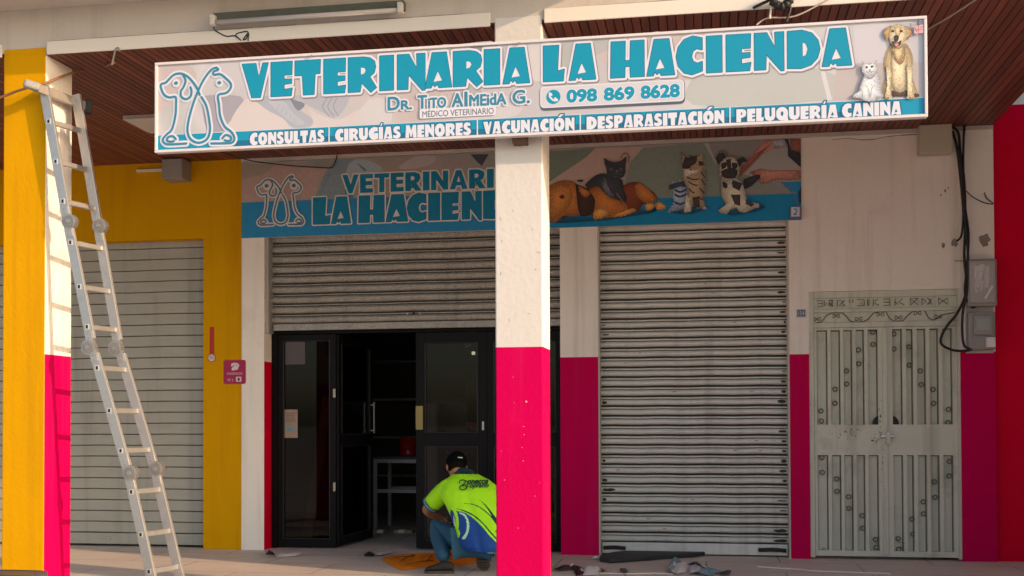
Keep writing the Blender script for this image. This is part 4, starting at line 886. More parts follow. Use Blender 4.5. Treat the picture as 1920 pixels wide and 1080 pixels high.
P.px([B3(*p) for p in [(200, 200), (210, 270), (232, 340), (225, 385), (270, 420), (310, 440), (400, 420), (452, 360), (440, 290), (436, 215), (395, 255), (300, 258), (245, 215)]], tb, 0)
P.px([B3(*p) for p in [(206, 200), (215, 290), (280, 260)]], tbd, 0); P.px([B3(*p) for p in [(212, 215), (222, 290), (262, 258)]], BI('ear_in', (104, 88, 76)), 0)
pic(P, B3, [(250, 270), (380, 255), (360, 330), (320, 350), (300, 380), (230, 380), (228, 330)], tbd, 2); pic(P, B3, [(400, 300), (445, 310), (450, 350), (400, 350)], tbd, 1)
pic(P, B3, [(240, 390), (310, 380), (360, 400), (420, 385), (380, 440), (300, 445), (260, 500), (235, 450)], tbl, 2); pic(P, B3, [(300, 385), (325, 385), (315, 410)], dg2, 0)
for a, b in (((270, 470), (400, 490)), ((290, 520), (380, 560)), ((300, 600), (350, 640)), ((430, 420), (460, 470)), ((430, 500), (465, 550)), ((410, 590), (455, 640)), ((400, 680), (450, 700))): P.stroke([B3(*a), B3((a[0] + b[0]) / 2, a[1] + 30), B3(*b)], .011, tbd, 2)
pic(P, B3, [(265, 650), (300, 690), (320, 830), (250, 855), (245, 820)], tbl, 1); pic(P, B3, [(330, 690), (400, 680), (410, 790), (350, 800)], tbd, 1); pic(P, B3, [(440, 790), (478, 785), (482, 812), (445, 818)], sv, 1)
# terrier pup
pic(P, B3, [(600, 840), (760, 880), (1000, 840), (1110, 790), (1050, 760), (800, 820), (620, 800)], shade, 1)
pic(P, B3, [(640, 500), (640, 680), (690, 760), (610, 820), (620, 845), (690, 868), (720, 830), (800, 800), (830, 840), (900, 850), (1000, 800), (1035, 800), (1035, 755), (930, 730), (890, 640), (860, 530), (760, 480)], tbl, 2)
pic(P, B3, [(745, 500), (860, 540), (830, 620), (760, 580)], bk, 1); pic(P, B3, [(650, 520), (700, 540), (700, 590), (660, 580)], bk, 2); pic(P, B3, [(740, 660), (840, 660), (840, 780), (780, 760)], tbd, 1); pic(P, B3, [(900, 700), (990, 760), (960, 790), (900, 760)], svd, 1)
pic(P, B3, [(630, 320), (700, 260), (780, 265), (820, 330), (830, 420), (800, 490), (720, 520), (650, 490), (620, 400)], tbl, 2)
pic(P, B3, [(580, 270), (610, 225), (660, 215), (685, 260), (640, 310), (605, 340)], bk, 1); pic(P, B3, [(800, 290), (870, 260), (920, 300), (860, 320), (835, 370)], bk, 1)
pic(P, B3, [(640, 330), (690, 315), (690, 370), (640, 390)], bk, 2); pic(P, B3, [(750, 320), (810, 330), (800, 385), (755, 375)], bk, 2); pic(P, B3, [(640, 410), (720, 375), (810, 400), (790, 480), (710, 490), (650, 470)], tbd, 2); pic(P, B3, [(690, 290), (740, 280), (745, 375), (700, 375)], tbd, 1); P.ell(B3(715, 425), 4, 2.6, bk, 10)
P.stroke([B3(615, 220), B3(640, 190), B3(690, 210), B3(705, 245)], .005, tbd)
SOFTEN[0] = False
P.px([B3(1370, 790), B3(1495, 785), B3(1495, 915), B3(1370, 918)], BI('plum', (84, 62, 74)), 0); P.px([B3(1382, 795), B3(1470, 792), B3(1470, 893), B3(1382, 895)], BI('stamp', (140, 132, 132)), 0)
P.stroke([B3(1410, 815), B3(1435, 815), B3(1440, 845), B3(1410, 870), B3(1440, 870)], .007, bk, 3)
P.m.build('printed_picture', ban)
# banner lettering and line drawing
P = Print(YN - .008)
BR = BI('rim', (150, 134, 122)); BD = BI('fill', (0, 76, 92)); BL = BI('line', (14, 48, 58))
z0, z1 = at_y(790, 357, YN).z, at_y(790, 323, YN).z
xa, xb = at_y(643, 340, YN).x, at_y(962, 340, YN).x
gl = dict(GLYPH)
THIN = {'V': (.70, [(0, 1), (.40, 0), (.62, 0), (1, 1), (.72, 1), (.52, .42), (.30, 1)], []), 'E': (.55, [(0, 0), (0, 1), (1, 1), (1, .80), (.42, .80), (.42, .60), (.95, .60), (.95, .42), (.42, .42), (.42, .2), (1, .2), (1, 0)], []), 'T': (.62, [(0, 1), (1, 1), (1, .8), (.66, .8), (.66, 0), (.34, 0), (.34, .8), (0, .8)], []),
        'R': (.68, [(0, 0), (0, 1), (.6, 1), (.88, .9), (.95, .72), (.85, .5), (.68, .42), (1, 0), (.64, 0), (.38, .36), (.34, .36), (.34, 0)], [[(.34, .56), (.34, .8), (.54, .78), (.6, .69), (.52, .57)]]), 'I': (.26, [(0, 0), (0, 1), (1, 1), (1, 0)], []), 'N': (.72, [(0, 0), (0, 1), (.3, 1), (.72, .42), (.72, 1), (1, 1), (1, 0), (.74, 0), (.28, .6), (.28, 0)], []),
        'A': (.74, [(0, 0), (.36, 1), (.64, 1), (1, 0), (.72, 0), (.66, .2), (.34, .2), (.28, 0)], [[(.40, .38), (.5, .72), (.60, .38)]])}
GLYPH.update(THIN); lay = P.layout('VETERINARIA', xa, xb, z0, z1 - z0, gap=.10); P.word(lay, BD, BR, .017, BL, .003); GLYPH.update(gl)
z0, z1 = at_y(700, 417, YN).z, at_y(700, 367, YN).z
sp = [(588, 620), (622, 658), None, (673, 721), (724, 765), (764, 800), (804, 825), (829, 860), (867, 903), (907, 952), (957, 998)]
xs = [(0, 0) if q is None else (at_y(q[0], 390, YN).x, at_y(q[1], 390, YN).x) for q in sp]
lay = P.layout('LA HACIENDA', xs[0][0], xs[-1][1], z0, z1 - z0, xs=xs); P.word(lay, BD, BR, .017, BL, .004)
P.m.build('lettering', ban)
P = Print(YN - .008)
LB = lambda zx, zy: (480 + (zx - 90) * .1312, 328.5 + (zy - 215) * .1335)
logo(P, LB, .0145, .042, BI('logo_line', (62, 66, 74)), BR)
P.m.build('logo', ban)

# ------------------------------------------------------------------ folding ladder leaning beside the yellow pillar
YN_, YFR = 7.045, 7.315
near = [at_y(x, y, YN_) for x, y in ((83, 168), (127, 417), (173, 650), (241, 888), (283, 1078))]
far = [at_y(x, y, YFR) for x, y in ((143, 183), (184, 425), (223, 652), (290, 880), (336, 1078))]
def extend(p):                                                  # last section carried on to the floor
    a, b = p[-2], p[-1]; t = a.z / (a.z - b.z); return p[:-1] + [a + (b - a) * (t * .994)]
near, far = extend(near), extend(far)
for q, Y in ((near, YN_), (far, YFR)):
    for v in q: v.y = Y
lad = thing('folding_ladder', 'aluminium multi-fold ladder leaning beside the yellow pillar', 'ladder', (near[-1].x, (YN_ + YFR) / 2, 0))
RW, RD = .062, .024
edge = mat('bright_aluminium', (.78, .74, .68), .35, metal=.8, var=.06)
for rail_, sgn in ((near, 0), (far, 1)):
    for a, b in zip(rail_[:-1], rail_[1:]):
        t = (b - a).normalized(); a2 = a + t * (.05 if a is not rail_[0] else -.02); b2 = b - t * (.05 if b is not rail_[-1] else .0)
        r = Vector((t.z, 0, -t.x)); r = r if r.x > 0 else -r                      # across the rail, towards the sun side
        m = MB(); m.bar(a2, b2, RW, RD, alu); m.bar(a2 + r * (RW / 2 + .0015), b2 + r * (RW / 2 + .0015), .003, RD + .004, edge)  # brighter strip on the sun-facing edge only: sunlight put into the metal colour
        m.build('rail', lad, bevel=.003)
def along(p, z):
    for a, b in zip(p[:-1], p[1:]):
        if a.z >= z >= b.z: t = (a.z - z) / (a.z - b.z); return a + (b - a) * t
    return p[-1].copy()
rung_z = [at_y(x, y, YN_).z for x, y in ((102, 228), (117, 303), (118, 378), (134, 455), (152, 538), (169, 613), (186, 690), (205, 770), (224, 845), (244, 922), (264, 1002))]
rung_z.append(rung_z[-1] - .245)
for z in rung_z:
    a = along(near, z); b = along(far, z); d = (b - a).normalized()
    m = MB(); m.bar(a - d * .014, b + d * .014, .028, .034, alu, up=(0, 0, 1)); m.build('rung', lad, bevel=.004)
    m = MB(); m.box(a.x - .017, a.x + .013, YN_ - RD / 2 - .004, YN_ - RD / 2 - .0005, z - .018, z + .018, edge); m.box(a.x - .010, a.x + .006, YN_ - RD / 2 - .0045, YN_ - RD / 2 - .0041, z - .012, z + .012, black_rubber); m.build('rung_end', lad, bevel=.002)
for rail_, Y in ((near, YN_), (far, YFR)):
    for i in (1, 2, 3):
        c = rail_[i]; t = (rail_[i + 1] - rail_[i - 1]).normalized(); r = Vector((t.z, 0, -t.x)); r = r if r.x > 0 else -r
        o = c + r * (.018 if i != 2 else -.022)
        m = MB(); m.disc(o, (0, 1, 0), .052, .040, hinge_metal, 24); m.disc(o + Vector((0, -.022, 0)), (0, 1, 0), .040, .010, mat('hinge_cap', (.30, .285, .27), .45, .7, var=.4, vscale=50), 20); m.disc(o + Vector((0, -.028, 0)), (0, 1, 0), .014, .010, hinge_metal, 12)
        for sgn in (-1, 1): m.bar(c + t * (sgn * .02), c + t * (sgn * .105), .050, RD + .010, alu)
        for sgn in (-1, 1): 
            for k in (.06, .09): m.disc(c + t * (sgn * k) + Vector((0, -RD / 2 - .006, 0)), (0, 1, 0), .006, .006, hinge_metal, 8)
        m.build('hinge', lad, smooth=False)
a = near[0] + Vector((-.005, -.13, .02)); b = far[0] + Vector((.0, .12, .02)); a.z = b.z = (near[0].z + far[0].z) / 2 - .02
m = MB(); m.bar(a, b, .030, .065, mat('worn_alu_bar', (.42, .39, .35), .55, .6, var=.3, vscale=25), up=(0, 0, 1)); m.build('stabiliser_bar', lad, bevel=.006)
m = MB(); m.bar(a + Vector((-.045, -.03, .012)), a + Vector((.035, .03, -.01)), .062, .055, grey_plastic, up=(0, 0, 1)); m.build('end_cap', lad, bevel=.016)
m = MB(); m.bar(b + Vector((-.01, -.0, .0)), b + Vector((.035, .03, -.004)), .06, .10, black_rubber, up=(0, 0, 1)); m.build('end_cap', lad, bevel=.01)
for rail_ in (near, far):
    c = rail_[-1]; m = MB(); m.box(c.x - .045, c.x + .045, c.y - .022, c.y + .022, .001, .05, black_rubber); m.build('foot', lad, bevel=.008)

# ------------------------------------------------------------------ crouching man
skin_m = mat('skin', (.33, .165, .10), .55, var=.08, vscale=12)
hair_m = mat('dark_hair', (.010, .007, .006), .9, spec=.02, var=.4, vscale=60)
jean_m = mat('blue_denim', (.022, .095, .165), .85, var=.30, vscale=9, bump=.3, bscale=180, dirt=.5, dirt_col=(.10, .20, .26), dscale=5)
shoe_m = mat('dark_shoe', (.022, .019, .017), .7, var=.3, vscale=20); sole_m = mat('shoe_sole', (.075, .062, .052), .8, var=.35, vscale=40)
neon = mat('neon_green_cloth', (.40, .92, .008), .75, var=.08, vscale=8, bump=.8, bscale=15); blue = mat('royal_blue_cloth', (.004, .06, .30), .75, var=.15, vscale=6, bump=.8, bscale=15)
navy = mat('navy_cloth', (.004, .035, .05), .8, var=.1); teal_c = mat('steel_blue_cuff', (.02, .10, .20), .8, var=.1); pale = mat('pale_stripe', (.45, .80, .55), .7, var=.03)
cap_m = mat('black_cap_cloth', (.005, .005, .006), .95, spec=.02, var=.2, bump=.2, bscale=200)
def J(x, y, Y): return at_y(x, y, Y)
man = thing('person', 'crouching man in neon green and blue polo, jeans and black cap', 'person', (at_z(865, 1072, 0).x, 8.95, 0))
def skin_chain(joints, edges, radii, mm, name, parent, sub=2, root=0):
    me = bpy.data.meshes.new(name); base = parent.location.copy()
    me.from_pydata([tuple(Vector(j) - base) for j in joints], edges, []); me.materials.append(mm)
    o = bpy.data.objects.new(name, me); COL.objects.link(o); o.parent = parent
    md = o.modifiers.new('skin', 'SKIN'); md.use_smooth_shade = True
    for i, sv in enumerate(me.skin_vertices[0].data): sv.radius = (radii[i], radii[i]) if not isinstance(radii[i], tuple) else radii[i]; sv.use_root = (i == root)
    s_ = o.modifiers.new('sub', 'SUBSURF'); s_.levels = sub; s_.render_levels = sub
    return o
hip = J(893, 1010, 8.97); chest = J(882, 930, 9.08); nk = J(868, 892, 9.17); skull = J(858, 877, 9.24)
hl, hr = J(870, 1016, 9.0), J(912, 1018, 8.98)
kl, kr = J(814, 984, 9.24), J(935, 985, 9.42)
al = J(833, 1050, 8.90); tl = J(812, 1070, 8.84); al.z = max(al.z, .09)
ar, tr = J(905, 1043, 8.98), J(910, 1075, 9.06); 
shl, shr = J(842, 912, 9.10), J(918, 920, 9.14)
el, er = J(797, 957, 9.20), J(955, 972, 9.24)
wl, wr = J(838, 978, 9.47), J(900, 985, 9.52)
hands = []
# body: one continuous surface (trunk, neck, limbs)
body = skin_chain([hip, chest, nk, shl, el, wl, shr, er, wr, hl, kl, al, hr, kr, ar, skull], [(0, 1), (1, 2), (2, 15), (1, 3), (3, 4), (4, 5), (1, 6), (6, 7), (7, 8), (0, 9), (9, 10), (10, 11), (0, 12), (12, 13), (13, 14)],
                  [.115, .120, .046, .055, .046, .028, .055, .046, .028, .085, .058, .036, .085, .058, .036, .06], skin_m, 'body', man)
# hands with five fingers each, reaching to the work on the floor in front of him
for w_, e_, sg in ((wl, el, -1), (wr, er, 1)):
    d = (Vector((w_.x + sg * -.03, w_.y + .12, .14)) - w_).normalized(); side = d.cross(Vector((0, 0, 1))).normalized(); nrm = side.cross(d).normalized()
    palm = w_ + d * .085; js = [w_, palm]; ed = [(0, 1)]; rd = [.026, (.036, .016)]
    for k, ln in enumerate((.070, .080, .075, .058)):
        b0 = palm + side * ((k - 1.5) * .019) + d * .012; i = len(js)
        js += [b0, b0 + d * ln * .5 - nrm * .008, b0 + d * ln * .85 - nrm * .03]; ed += [(1, i), (i, i + 1), (i + 1, i + 2)]; rd += [.0095, .0085, .007]
    t0 = w_ + d * .045 + side * (-sg * .034); i = len(js); js += [t0, t0 + d * .035 + side * (-sg * .022), t0 + d * .06 + side * (-sg * .018) - nrm * .012]; ed += [(0, i), (i, i + 1), (i + 1, i + 2)]; rd += [.011, .0095, .0075]
    skin_chain(js, ed, rd, skin_m, 'hand', man, 2)
# jeans
skin_chain([hip + Vector((0, -.01, -.02)), hl, kl, al + Vector((.0, .0, -.005)), hr, kr, ar + Vector((0, .02, .03)), (hl + kl) / 2 + Vector((0, 0, -.012)), (kl + al) / 2 + Vector((.012, 0, .0)), (hr + kr) / 2, (kr + ar) / 2],
           [(0, 1), (1, 7), (7, 2), (2, 8), (8, 3), (0, 4), (4, 9), (9, 5), (5, 10), (10, 6)], [(.150, .125), .098, .076, .058, .098, .076, .055, .090, .074, .090, .074], jean_m, 'jeans', man, 3)
m = MB(); c = J(836, 977, 9.10)
for k in range(9): a = Vector((random.uniform(-.035, .035), 0, random.uniform(-.02, .03))); m.bar(c + a, c + a + Vector((random.uniform(-.02, .02), .0, random.uniform(.005, .02))), .005, .004, mat('torn_denim', (.25, .13, .12), .9))
m.build('torn_patch', man)
# shoes
def shoe(heel, toe, up, w, name):
    d = (toe - heel); L_ = d.length; d.normalize(); up = (up - d * up.dot(d)).normalized(); s_ = d.cross(up); m = MB(); rings = []
    for t, wd, hh in ((-.04, .026, .05), (.0, .034, .075), (.25, .036, .088), (.45, .037, .072), (.65, .044, .052), (.85, .042, .040), (.97, .030, .028), (1.02, .012, .014)):
        c_ = heel + d * (L_ * t); rings.append([c_ + s_ * (wd * w * math.cos(a) * (1.0 if math.sin(a) < 0 else .92)) + up * (max(-.0, hh * .5 + hh * .5 * math.sin(a))) for a in [2 * math.pi * k / 16 for k in range(16)]])
    m.loft(rings, shoe_m); o = m.build(name, man, smooth=True, subsurf=1)
    m = MB(); pts = []
    for t, wd in ((-.05, .018), (-.02, .034), (.2, .036), (.45, .036), (.68, .047), (.88, .044), (1.0, .028), (1.04, .010)): pts.append((t, wd))
    lo = [heel + d * (L_ * t) + s_ * (wd * w) - up * .016 for t, wd in pts] + [heel + d * (L_ * t) - s_ * (wd * w) - up * .016 for t, wd in reversed(pts)]
    m.plate(lo, .020, sole_m, up)
    for k in range(9):
        t = .02 + k * .11; wd = .026 * w; m.bar(heel + d * (L_ * t) - s_ * wd - up * .0165, heel + d * (L_ * (t + .03)) + s_ * wd - up * .0165, .008, .005, black_rubber, up)
    mo = m.build('sole', man); mo.parent = o
    return o
hlp = Vector((al.x + .075, al.y - .03, .018)); shoe(hlp, hlp + Vector((-.215, -.03, .0)), Vector((0, 0, 1)), 1.15, 'shoe')
toe_r = Vector((J(907, 1070, 9.0).x, 9.03, .02)); shoe(Vector((toe_r.x - .01, 8.935, .225)), toe_r, Vector((0, .9, .5)), 1.2, 'shoe')
# polo shirt: body of the shirt as one lofted skin, coloured panels follow the cut of the print
rows = [(884, 852, 889, 9.185, .050), (888, 849, 893, 9.175, .060), (893, 843, 902, 9.155, .085), (900, 834, 916, 9.13, .105), (908, 829, 927, 9.11, .122), (920, 827, 935, 9.085, .135), (935, 829, 939, 9.06, .143), (950, 837, 941, 9.035, .147), (966, 845, 943, 9.01, .148), (982, 851, 945, 8.985, .150), (998, 856, 946, 8.96, .150), (1012, 861, 946, 8.945, .149), (1024, 867, 945, 8.935, .145), (1033, 876, 942, 8.935, .134)]
import bisect
def row(y):
    for a, b in zip(rows[:-1], rows[1:]):
        if a[0] <= y <= b[0]: t = (y - a[0]) / (b[0] - a[0]); t2 = t; return tuple(p + (q - p) * t2 for p, q in zip(a, b))
    return rows[-1]
def back_px(p):                                                # where a point of the back lies in the print layout
    r_ = CM @ (Vector(p) - EYE); return 960 + F_PX * r_.x / r_.z, CY + F_PX * r_.y / r_.z
def inpoly(x, y, P_):
    c = False
    for i in range(len(P_)):
        (xa, ya), (xb, yb) = P_[i - 1], P_[i]
        if (ya > y) != (yb > y) and x < (xb - xa) * (y - ya) / (yb - ya) + xa: c = not c
    return c
K = lambda zx, zy: (700 + zx / 4.153, 820 + zy / 4.153)
def spl(pts, T=K, n=6): return [(v.x, v.y) for v in smooth_path([Vector((*T(*p), 0)) for p in pts], n)]
blue_area = spl([(612, 570), (660, 575), (720, 590), (790, 640), (850, 700), (900, 760), (955, 815)]) + [K(1000, 830), K(1000, 900), K(600, 900), K(600, 560)]
navy1 = spl([(640, 505), (760, 525), (840, 570), (900, 630), (960, 690)]) + spl([(955, 668), (880, 590), (800, 535), (700, 510), (640, 505)])
navy1 = spl([(690, 512), (790, 530), (870, 580), (930, 640), (960, 690)]) + spl([(965, 660), (905, 600), (850, 555), (780, 520), (690, 512)])
navy2 = spl([(790, 470), (840, 500), (890, 560), (935, 640), (965, 690)]) + spl([(965, 640), (920, 580), (870, 520), (830, 490), (790, 470)])
lime = spl([(600, 510), (640, 560), (660, 620), (665, 700), (640, 780), (625, 740), (640, 690), (640, 630)])
edge_n = spl([(640, 556), (700, 575), (780, 615), (850, 675), (905, 740), (960, 800)]) + spl([(960, 785), (905, 722), (850, 660), (780, 602), (700, 565), (640, 556)])
stripe = spl([(668, 582), (715, 600), (745, 660), (742, 730), (715, 790), (690, 785), (720, 740), (728, 680), (712, 620), (668, 590)])
stripe2 = spl([(622, 600), (635, 640), (640, 690), (630, 690), (624, 650)])
ball = [K(650 + 26 * math.cos(k * .4), 750 + 38 * math.sin(k * .4)) for k in range(16)]
def cloth(c):
    if c.y > 9.20: return neon
    x, y = back_px(c)
    if y < 889: return navy
    if inpoly(x, y, stripe) or inpoly(x, y, stripe2): return pale
    if inpoly(x, y, ball) or inpoly(x, y, lime): return neon
    if inpoly(x, y, edge_n): return navy
    if inpoly(x, y, navy1) or inpoly(x, y, navy2): return navy
    if inpoly(x, y, blue_area): return blue
    return neon
m = MB(); rings = []; NA = 260
ys = [884 + (1033 - 884) * k / 180 for k in range(181)]
for y in ys:
    _, xl, xr, Yc, hd = row(y); A = at_y(xl, y, Yc); Bp = at_y(xr, y, Yc); cx = (A.x + Bp.x) / 2; rx = (Bp.x - A.x) / 2; z = (A.z + Bp.z) / 2; ring = []
    for k in range(NA):
        a = 2 * math.pi * k / NA; ca, sa = math.cos(a), math.sin(a); e = .82
        dx = math.copysign(abs(ca) ** e, ca) * rx; dy = math.copysign(abs(sa) ** e, sa) * hd
        fold = .0035 * math.sin(6 * a + y * .11) * min(1, max(0, (y - 930) / 60)) + .0025 * math.sin(a * 11 - y * .2) * (1 if y > 1000 else .3) + .006 * math.sin(y * .045 + 2 * a)
        spine = .010 * math.exp(-((ca) / .10) ** 2) * (1 if sa < 0 else 0)
        ring.append(Vector((cx + dx * (1 + fold), Yc + dy * (1 + fold) + spine, z + .004 * math.sin(3 * a + y * .05))))
    rings.append(ring)
m.loft(rings, cloth)
shirt = m.build('polo_shirt', man, smooth=True)
# sleeve with banded cuff, collar
for s_, e_ in ((shl, el), (shr, er)):
    d = e_ - s_; m = MB(); R_ = []; n0_ = Vector((d.z, 0, -d.x)).normalized()
    for t, r in ((-.12, .060), (.05, .074), (.25, .078), (.45, .077), (.62, .075), (.70, .074)):
        c_ = s_ + d * t; u = d.orthogonal().normalized(); v = d.normalized().cross(u); R_.append([c_ + (u * math.cos(a) + v * math.sin(a)) * (r + .003 * math.sin(5 * a + t * 9)) for a in [2 * math.pi * k / 20 for k in range(20)]])
    m.loft(R_, neon); sl_ = m.build('sleeve', man, smooth=True)
    m = MB(); u = d.orthogonal().normalized(); v = d.normalized().cross(u)
    for t0, t1, mm in ((.695, .73, teal_c), (.73, .742, pale), (.742, .79, teal_c)):
        m.loft([[s_ + d * t + (u * math.cos(a) + v * math.sin(a)) * .077 for a in [2 * math.pi * k / 20 for k in range(20)]] for t in (t0, t1)], mm, caps=False)
    q = m.build('cuff', man, smooth=True); q.parent = sl_
m = MB(); R_ = []
for y, xl, xr, Yc, hd in ((890, 850, 892, 9.172, .058), (885, 852, 890, 9.188, .054), (881, 853, 888, 9.198, .052), (883, 850, 891, 9.196, .056)):
    A, Bp = at_y(xl, y, Yc), at_y(xr, y, Yc); R_.append([Vector(((A.x + Bp.x) / 2 + (Bp.x - A.x) / 2 * math.cos(a), Yc + hd * math.sin(a), (A.z + Bp.z) / 2 - .02 * math.sin(a))) for a in [2 * math.pi * k / 24 for k in range(24)]])
m.loft(R_, navy, caps=False); m.build('collar', man, smooth=True)
# head: bowed forward, face turned away to the floor; ears, nose, eyes, hair and cap
hd_c = J(856, 875, 9.24); fw = Vector((-.35, .80, -.48)).normalized(); upv = Vector((-.1, .45, .88)); upv = (upv - fw * upv.dot(fw)).normalized(); sdv = fw.cross(upv).normalized()
def H(f, s_, u): return hd_c + fw * f + sdv * s_ + upv * u
def blob(c, rf, rs, ru, mm, name, parent=man, nu=20, nv=12, shape=None):
    m = MB(); R_ = []
    for i in range(nv + 1):
        ph = -math.pi / 2 + math.pi * i / nv; cr_ = max(.02, math.cos(ph)); ring = []
        for k in range(nu):
            a = 2 * math.pi * k / nu; f, s_, u = rf * cr_ * math.cos(a), rs * cr_ * math.sin(a), ru * math.sin(ph)
            if shape: f, s_, u = shape(f, s_, u)
            ring.append(c + fw * f + sdv * s_ + upv * u)
        R_.append(ring)
    m.loft(R_, mm); return m.build(name, parent, smooth=True)
def face_shape(f, s_, u):
    if u < 0: s_ *= 1 + u * 2.0; f *= 1 + (u * 1.0 if f < 0 else u * .2)
    if f > .07 and abs(s_) < .02 and -.045 < u < .02: f += .022                 # nose
    if f > .06 and -.005 < u < .02 and .015 < abs(s_) < .05: f -= .006             # eye sockets
    return f, s_, u
blob(hd_c, .098, .077, .118, skin_m, 'head', nu=28, nv=20, shape=face_shape)
for sg in (-1, 1):
    blob(H(-.005, sg * .080, -.012), .020, .010, .034, skin_m, 'ear'); blob(H(.082, sg * .030, .008), .010, .013, .008, mat('eye_white', (.75, .72, .68), .3), 'eye')
blob(H(.086, 0, -.062), .012, .026, .006, mat('lips', (.30, .10, .08), .5), 'mouth')
def hair_shape(f, s_, u): return (f * (1 if f < 0 else .70), s_, u)
blob(H(-.008, 0, .004), .094, .078, .094, hair_m, 'hair', shape=hair_shape)
def cap_shape(f, s_, u): return f, s_, max(u, -.035)
blob(H(-.004, 0, .030), .108, .088, .100, cap_m, 'cap', nu=28, nv=16, shape=cap_shape)
m = MB(); br = []
for k in range(13): a = -1.15 + 2.3 * k / 12; br.append(H(.085 + .085 * math.cos(a) - .0, .088 * math.sin(a) / math.sin(1.15), .022 + .012 * math.cos(a)))
m.plate(br + [H(.06, .06, .025), H(.06, -.06, .025)], .005, cap_m, upv); m.build('cap_peak', man)
m = MB(); p0 = H(-.1105, .012, .030); m.bar(p0 + sdv * -.020 + upv * .0, p0 + sdv * .020, .008, .004, pale, fw); m.build('cap_strap', man)
# script on the back
def on_back(x, y):
    _, xl, xr, Yc, hd = row(y); A = at_y(xl, y, Yc); Bp = at_y(xr, y, Yc); cx = (A.x + Bp.x) / 2; rx = (Bp.x - A.x) / 2; v = at_y(x, y, Yc - hd); q = max(-.98, min(.98, (v.x - cx) / rx)); ca = abs(q) ** (1 / .82); sa = math.sqrt(max(0, 1 - ca * ca)) ** .82
    return Vector((v.x, Yc - sa * hd * 1.012 - .006, at_y(x, y, Yc - sa * hd).z))
m = MB()
def script(body, x0, x1, y0, y1, sl_):
    cu = bpy.data.curves.new('t', 'FONT'); cu.body = body; cu.size = 1; cu.shear = .25; cu.offset = .03; o = bpy.data.objects.new('t', cu); COL.objects.link(o)
    me = bpy.data.meshes.new_from_object(o.evaluated_get(bpy.context.evaluated_depsgraph_get())); vv = [v.co.copy() for v in me.vertices]; ax, bx = min(v.x for v in vv), max(v.x for v in vv); ay, by = min(v.y for v in vv), max(v.y for v in vv)
    i = len(m.v); m.v += [tuple(on_back(x0 + (v.x - ax) / (bx - ax) * (x1 - x0), y1 - (v.y - ay) / (by - ay) * (y1 - y0) + sl_ * (v.x - ax) / (bx - ax))) for v in vv]
    k = m.slot(navy)
    for p in me.polygons: m.f.append(tuple(i + e for e in p.vertices)); m.m.append(k)
    bpy.data.objects.remove(o); bpy.data.curves.remove(cu); bpy.data.meshes.remove(me)
script('onecca', 877, 913, 900, 908, -1.0); script('oprano', 881, 915, 908, 917, -.5)
for st in ([(862, 906), (863, 901), (870, 900), (873, 904), (868, 909), (863, 912), (864, 917), (871, 918), (875, 913), (872, 909), (868, 911)], [(873, 901), (877, 903), (877, 911), (874, 917)]):
    m.tube([on_back(*p) for p in [(v.x, v.y) for v in smooth_path([Vector((*p, 0)) for p in st], 4)]], .0042, navy, 5)
m.build('shirt_lettering', man)

# ------------------------------------------------------------------ things on the pavement
orange = mat('orange_tarpaulin', (1.0, .27, .010), .55, var=.15, vscale=9, bump=.3, bscale=60)
def floor_px(pts, z=0.0): return [at_z(x, y, z) for x, y in pts]
def crumple(name, pts, h, m_, label, cat, group=None, seed=1, inner=None):
    """a thin creased sheet: fan from a raised middle, edges on the floor"""
    rnd = random.Random(seed); P_ = floor_px(pts); c = sum(P_, Vector()) / len(P_); m = MB(); n = len(P_); R_ = []
    for f in (1.0, .88, .66, .42, .2):
        R_.append([c + (p - c) * f + Vector((rnd.uniform(-.01, .01) * (f < 1), rnd.uniform(-.01, .01) * (f < 1), .004 + h * (1 - f * f) * rnd.uniform(.3, 1.0))) for p in P_])
    mm = m_ if not callable(m_) else m_
    m.loft(R_, mm, caps=False); m.face(R_[-1], mm if not callable(mm) else mm(c)); m.face([p + Vector((0, 0, .001)) for p in reversed(P_)], mm if not callable(mm) else mm(c))
    o = m.build(name); tag(o, label, cat, group); return o
bag = [(716, 1050), (722, 1044), (750, 1041), (790, 1038), (830, 1036), (870, 1034), (895, 1037), (900, 1045), (896, 1056), (870, 1060), (840, 1063), (800, 1064), (770, 1068), (752, 1070), (735, 1062)]
tarp = crumple('orange_bag', bag, .05, orange, 'flattened orange bag lying in front of the crouching man', 'bag', seed=5)
m = MB()
for a, b in (((752, 1058), (778, 1046)), ((800, 1060), (812, 1046)), ((828, 1056), (850, 1044)), ((740, 1052), (790, 1050)), ((760, 1066), (812, 1058))): m.tube([at_z(*a, .0) + Vector((0, 0, .030)), at_z((a[0] + b[0]) / 2, (a[1] + b[1]) / 2 + 1, 0) + Vector((0, 0, .044)), at_z(*b, 0) + Vector((0, 0, .032))], .0045, mat('orange_crease', (.24, .06, .01), .7), 6)
m.build('seam', tarp)
paper = mat('scrap_paper', (.68, .64, .62), .7, var=.1, vscale=10); black_v = mat('scrap_black', (.022, .018, .020), .4, var=.2); scrap_blue = mat('scrap_blue', (.18, .30, .36), .6, var=.6, vscale=25)
def scrap(pts, mm, h, label, seed=3):
    rnd = random.Random(seed); m = MB()
    P_ = floor_px(pts); c = sum(P_, Vector()) / len(P_); n = len(P_); mid = c + Vector((0, 0, h)); Q = [p + Vector((0, 0, .003 + rnd.uniform(0, h * .7))) for p in P_]
    H_ = [(p + mid) / 2 + Vector((0, 0, rnd.uniform(-.2, .5) * h)) for p in Q]
    for q in range(n):
        q2 = (q + 1) % n; m.face([Q[q], Q[q2], H_[q2], H_[q]], mm); m.face([H_[q], H_[q2], mid], mm)
        m.face([Q[q2] - Vector((0, 0, .002)), Q[q] - Vector((0, 0, .002)), mid - Vector((0, 0, .002))], paper)
    return tag(m.build('paper_scrap'), label, 'paper scrap', 'vinyl and paper scraps on the pavement')
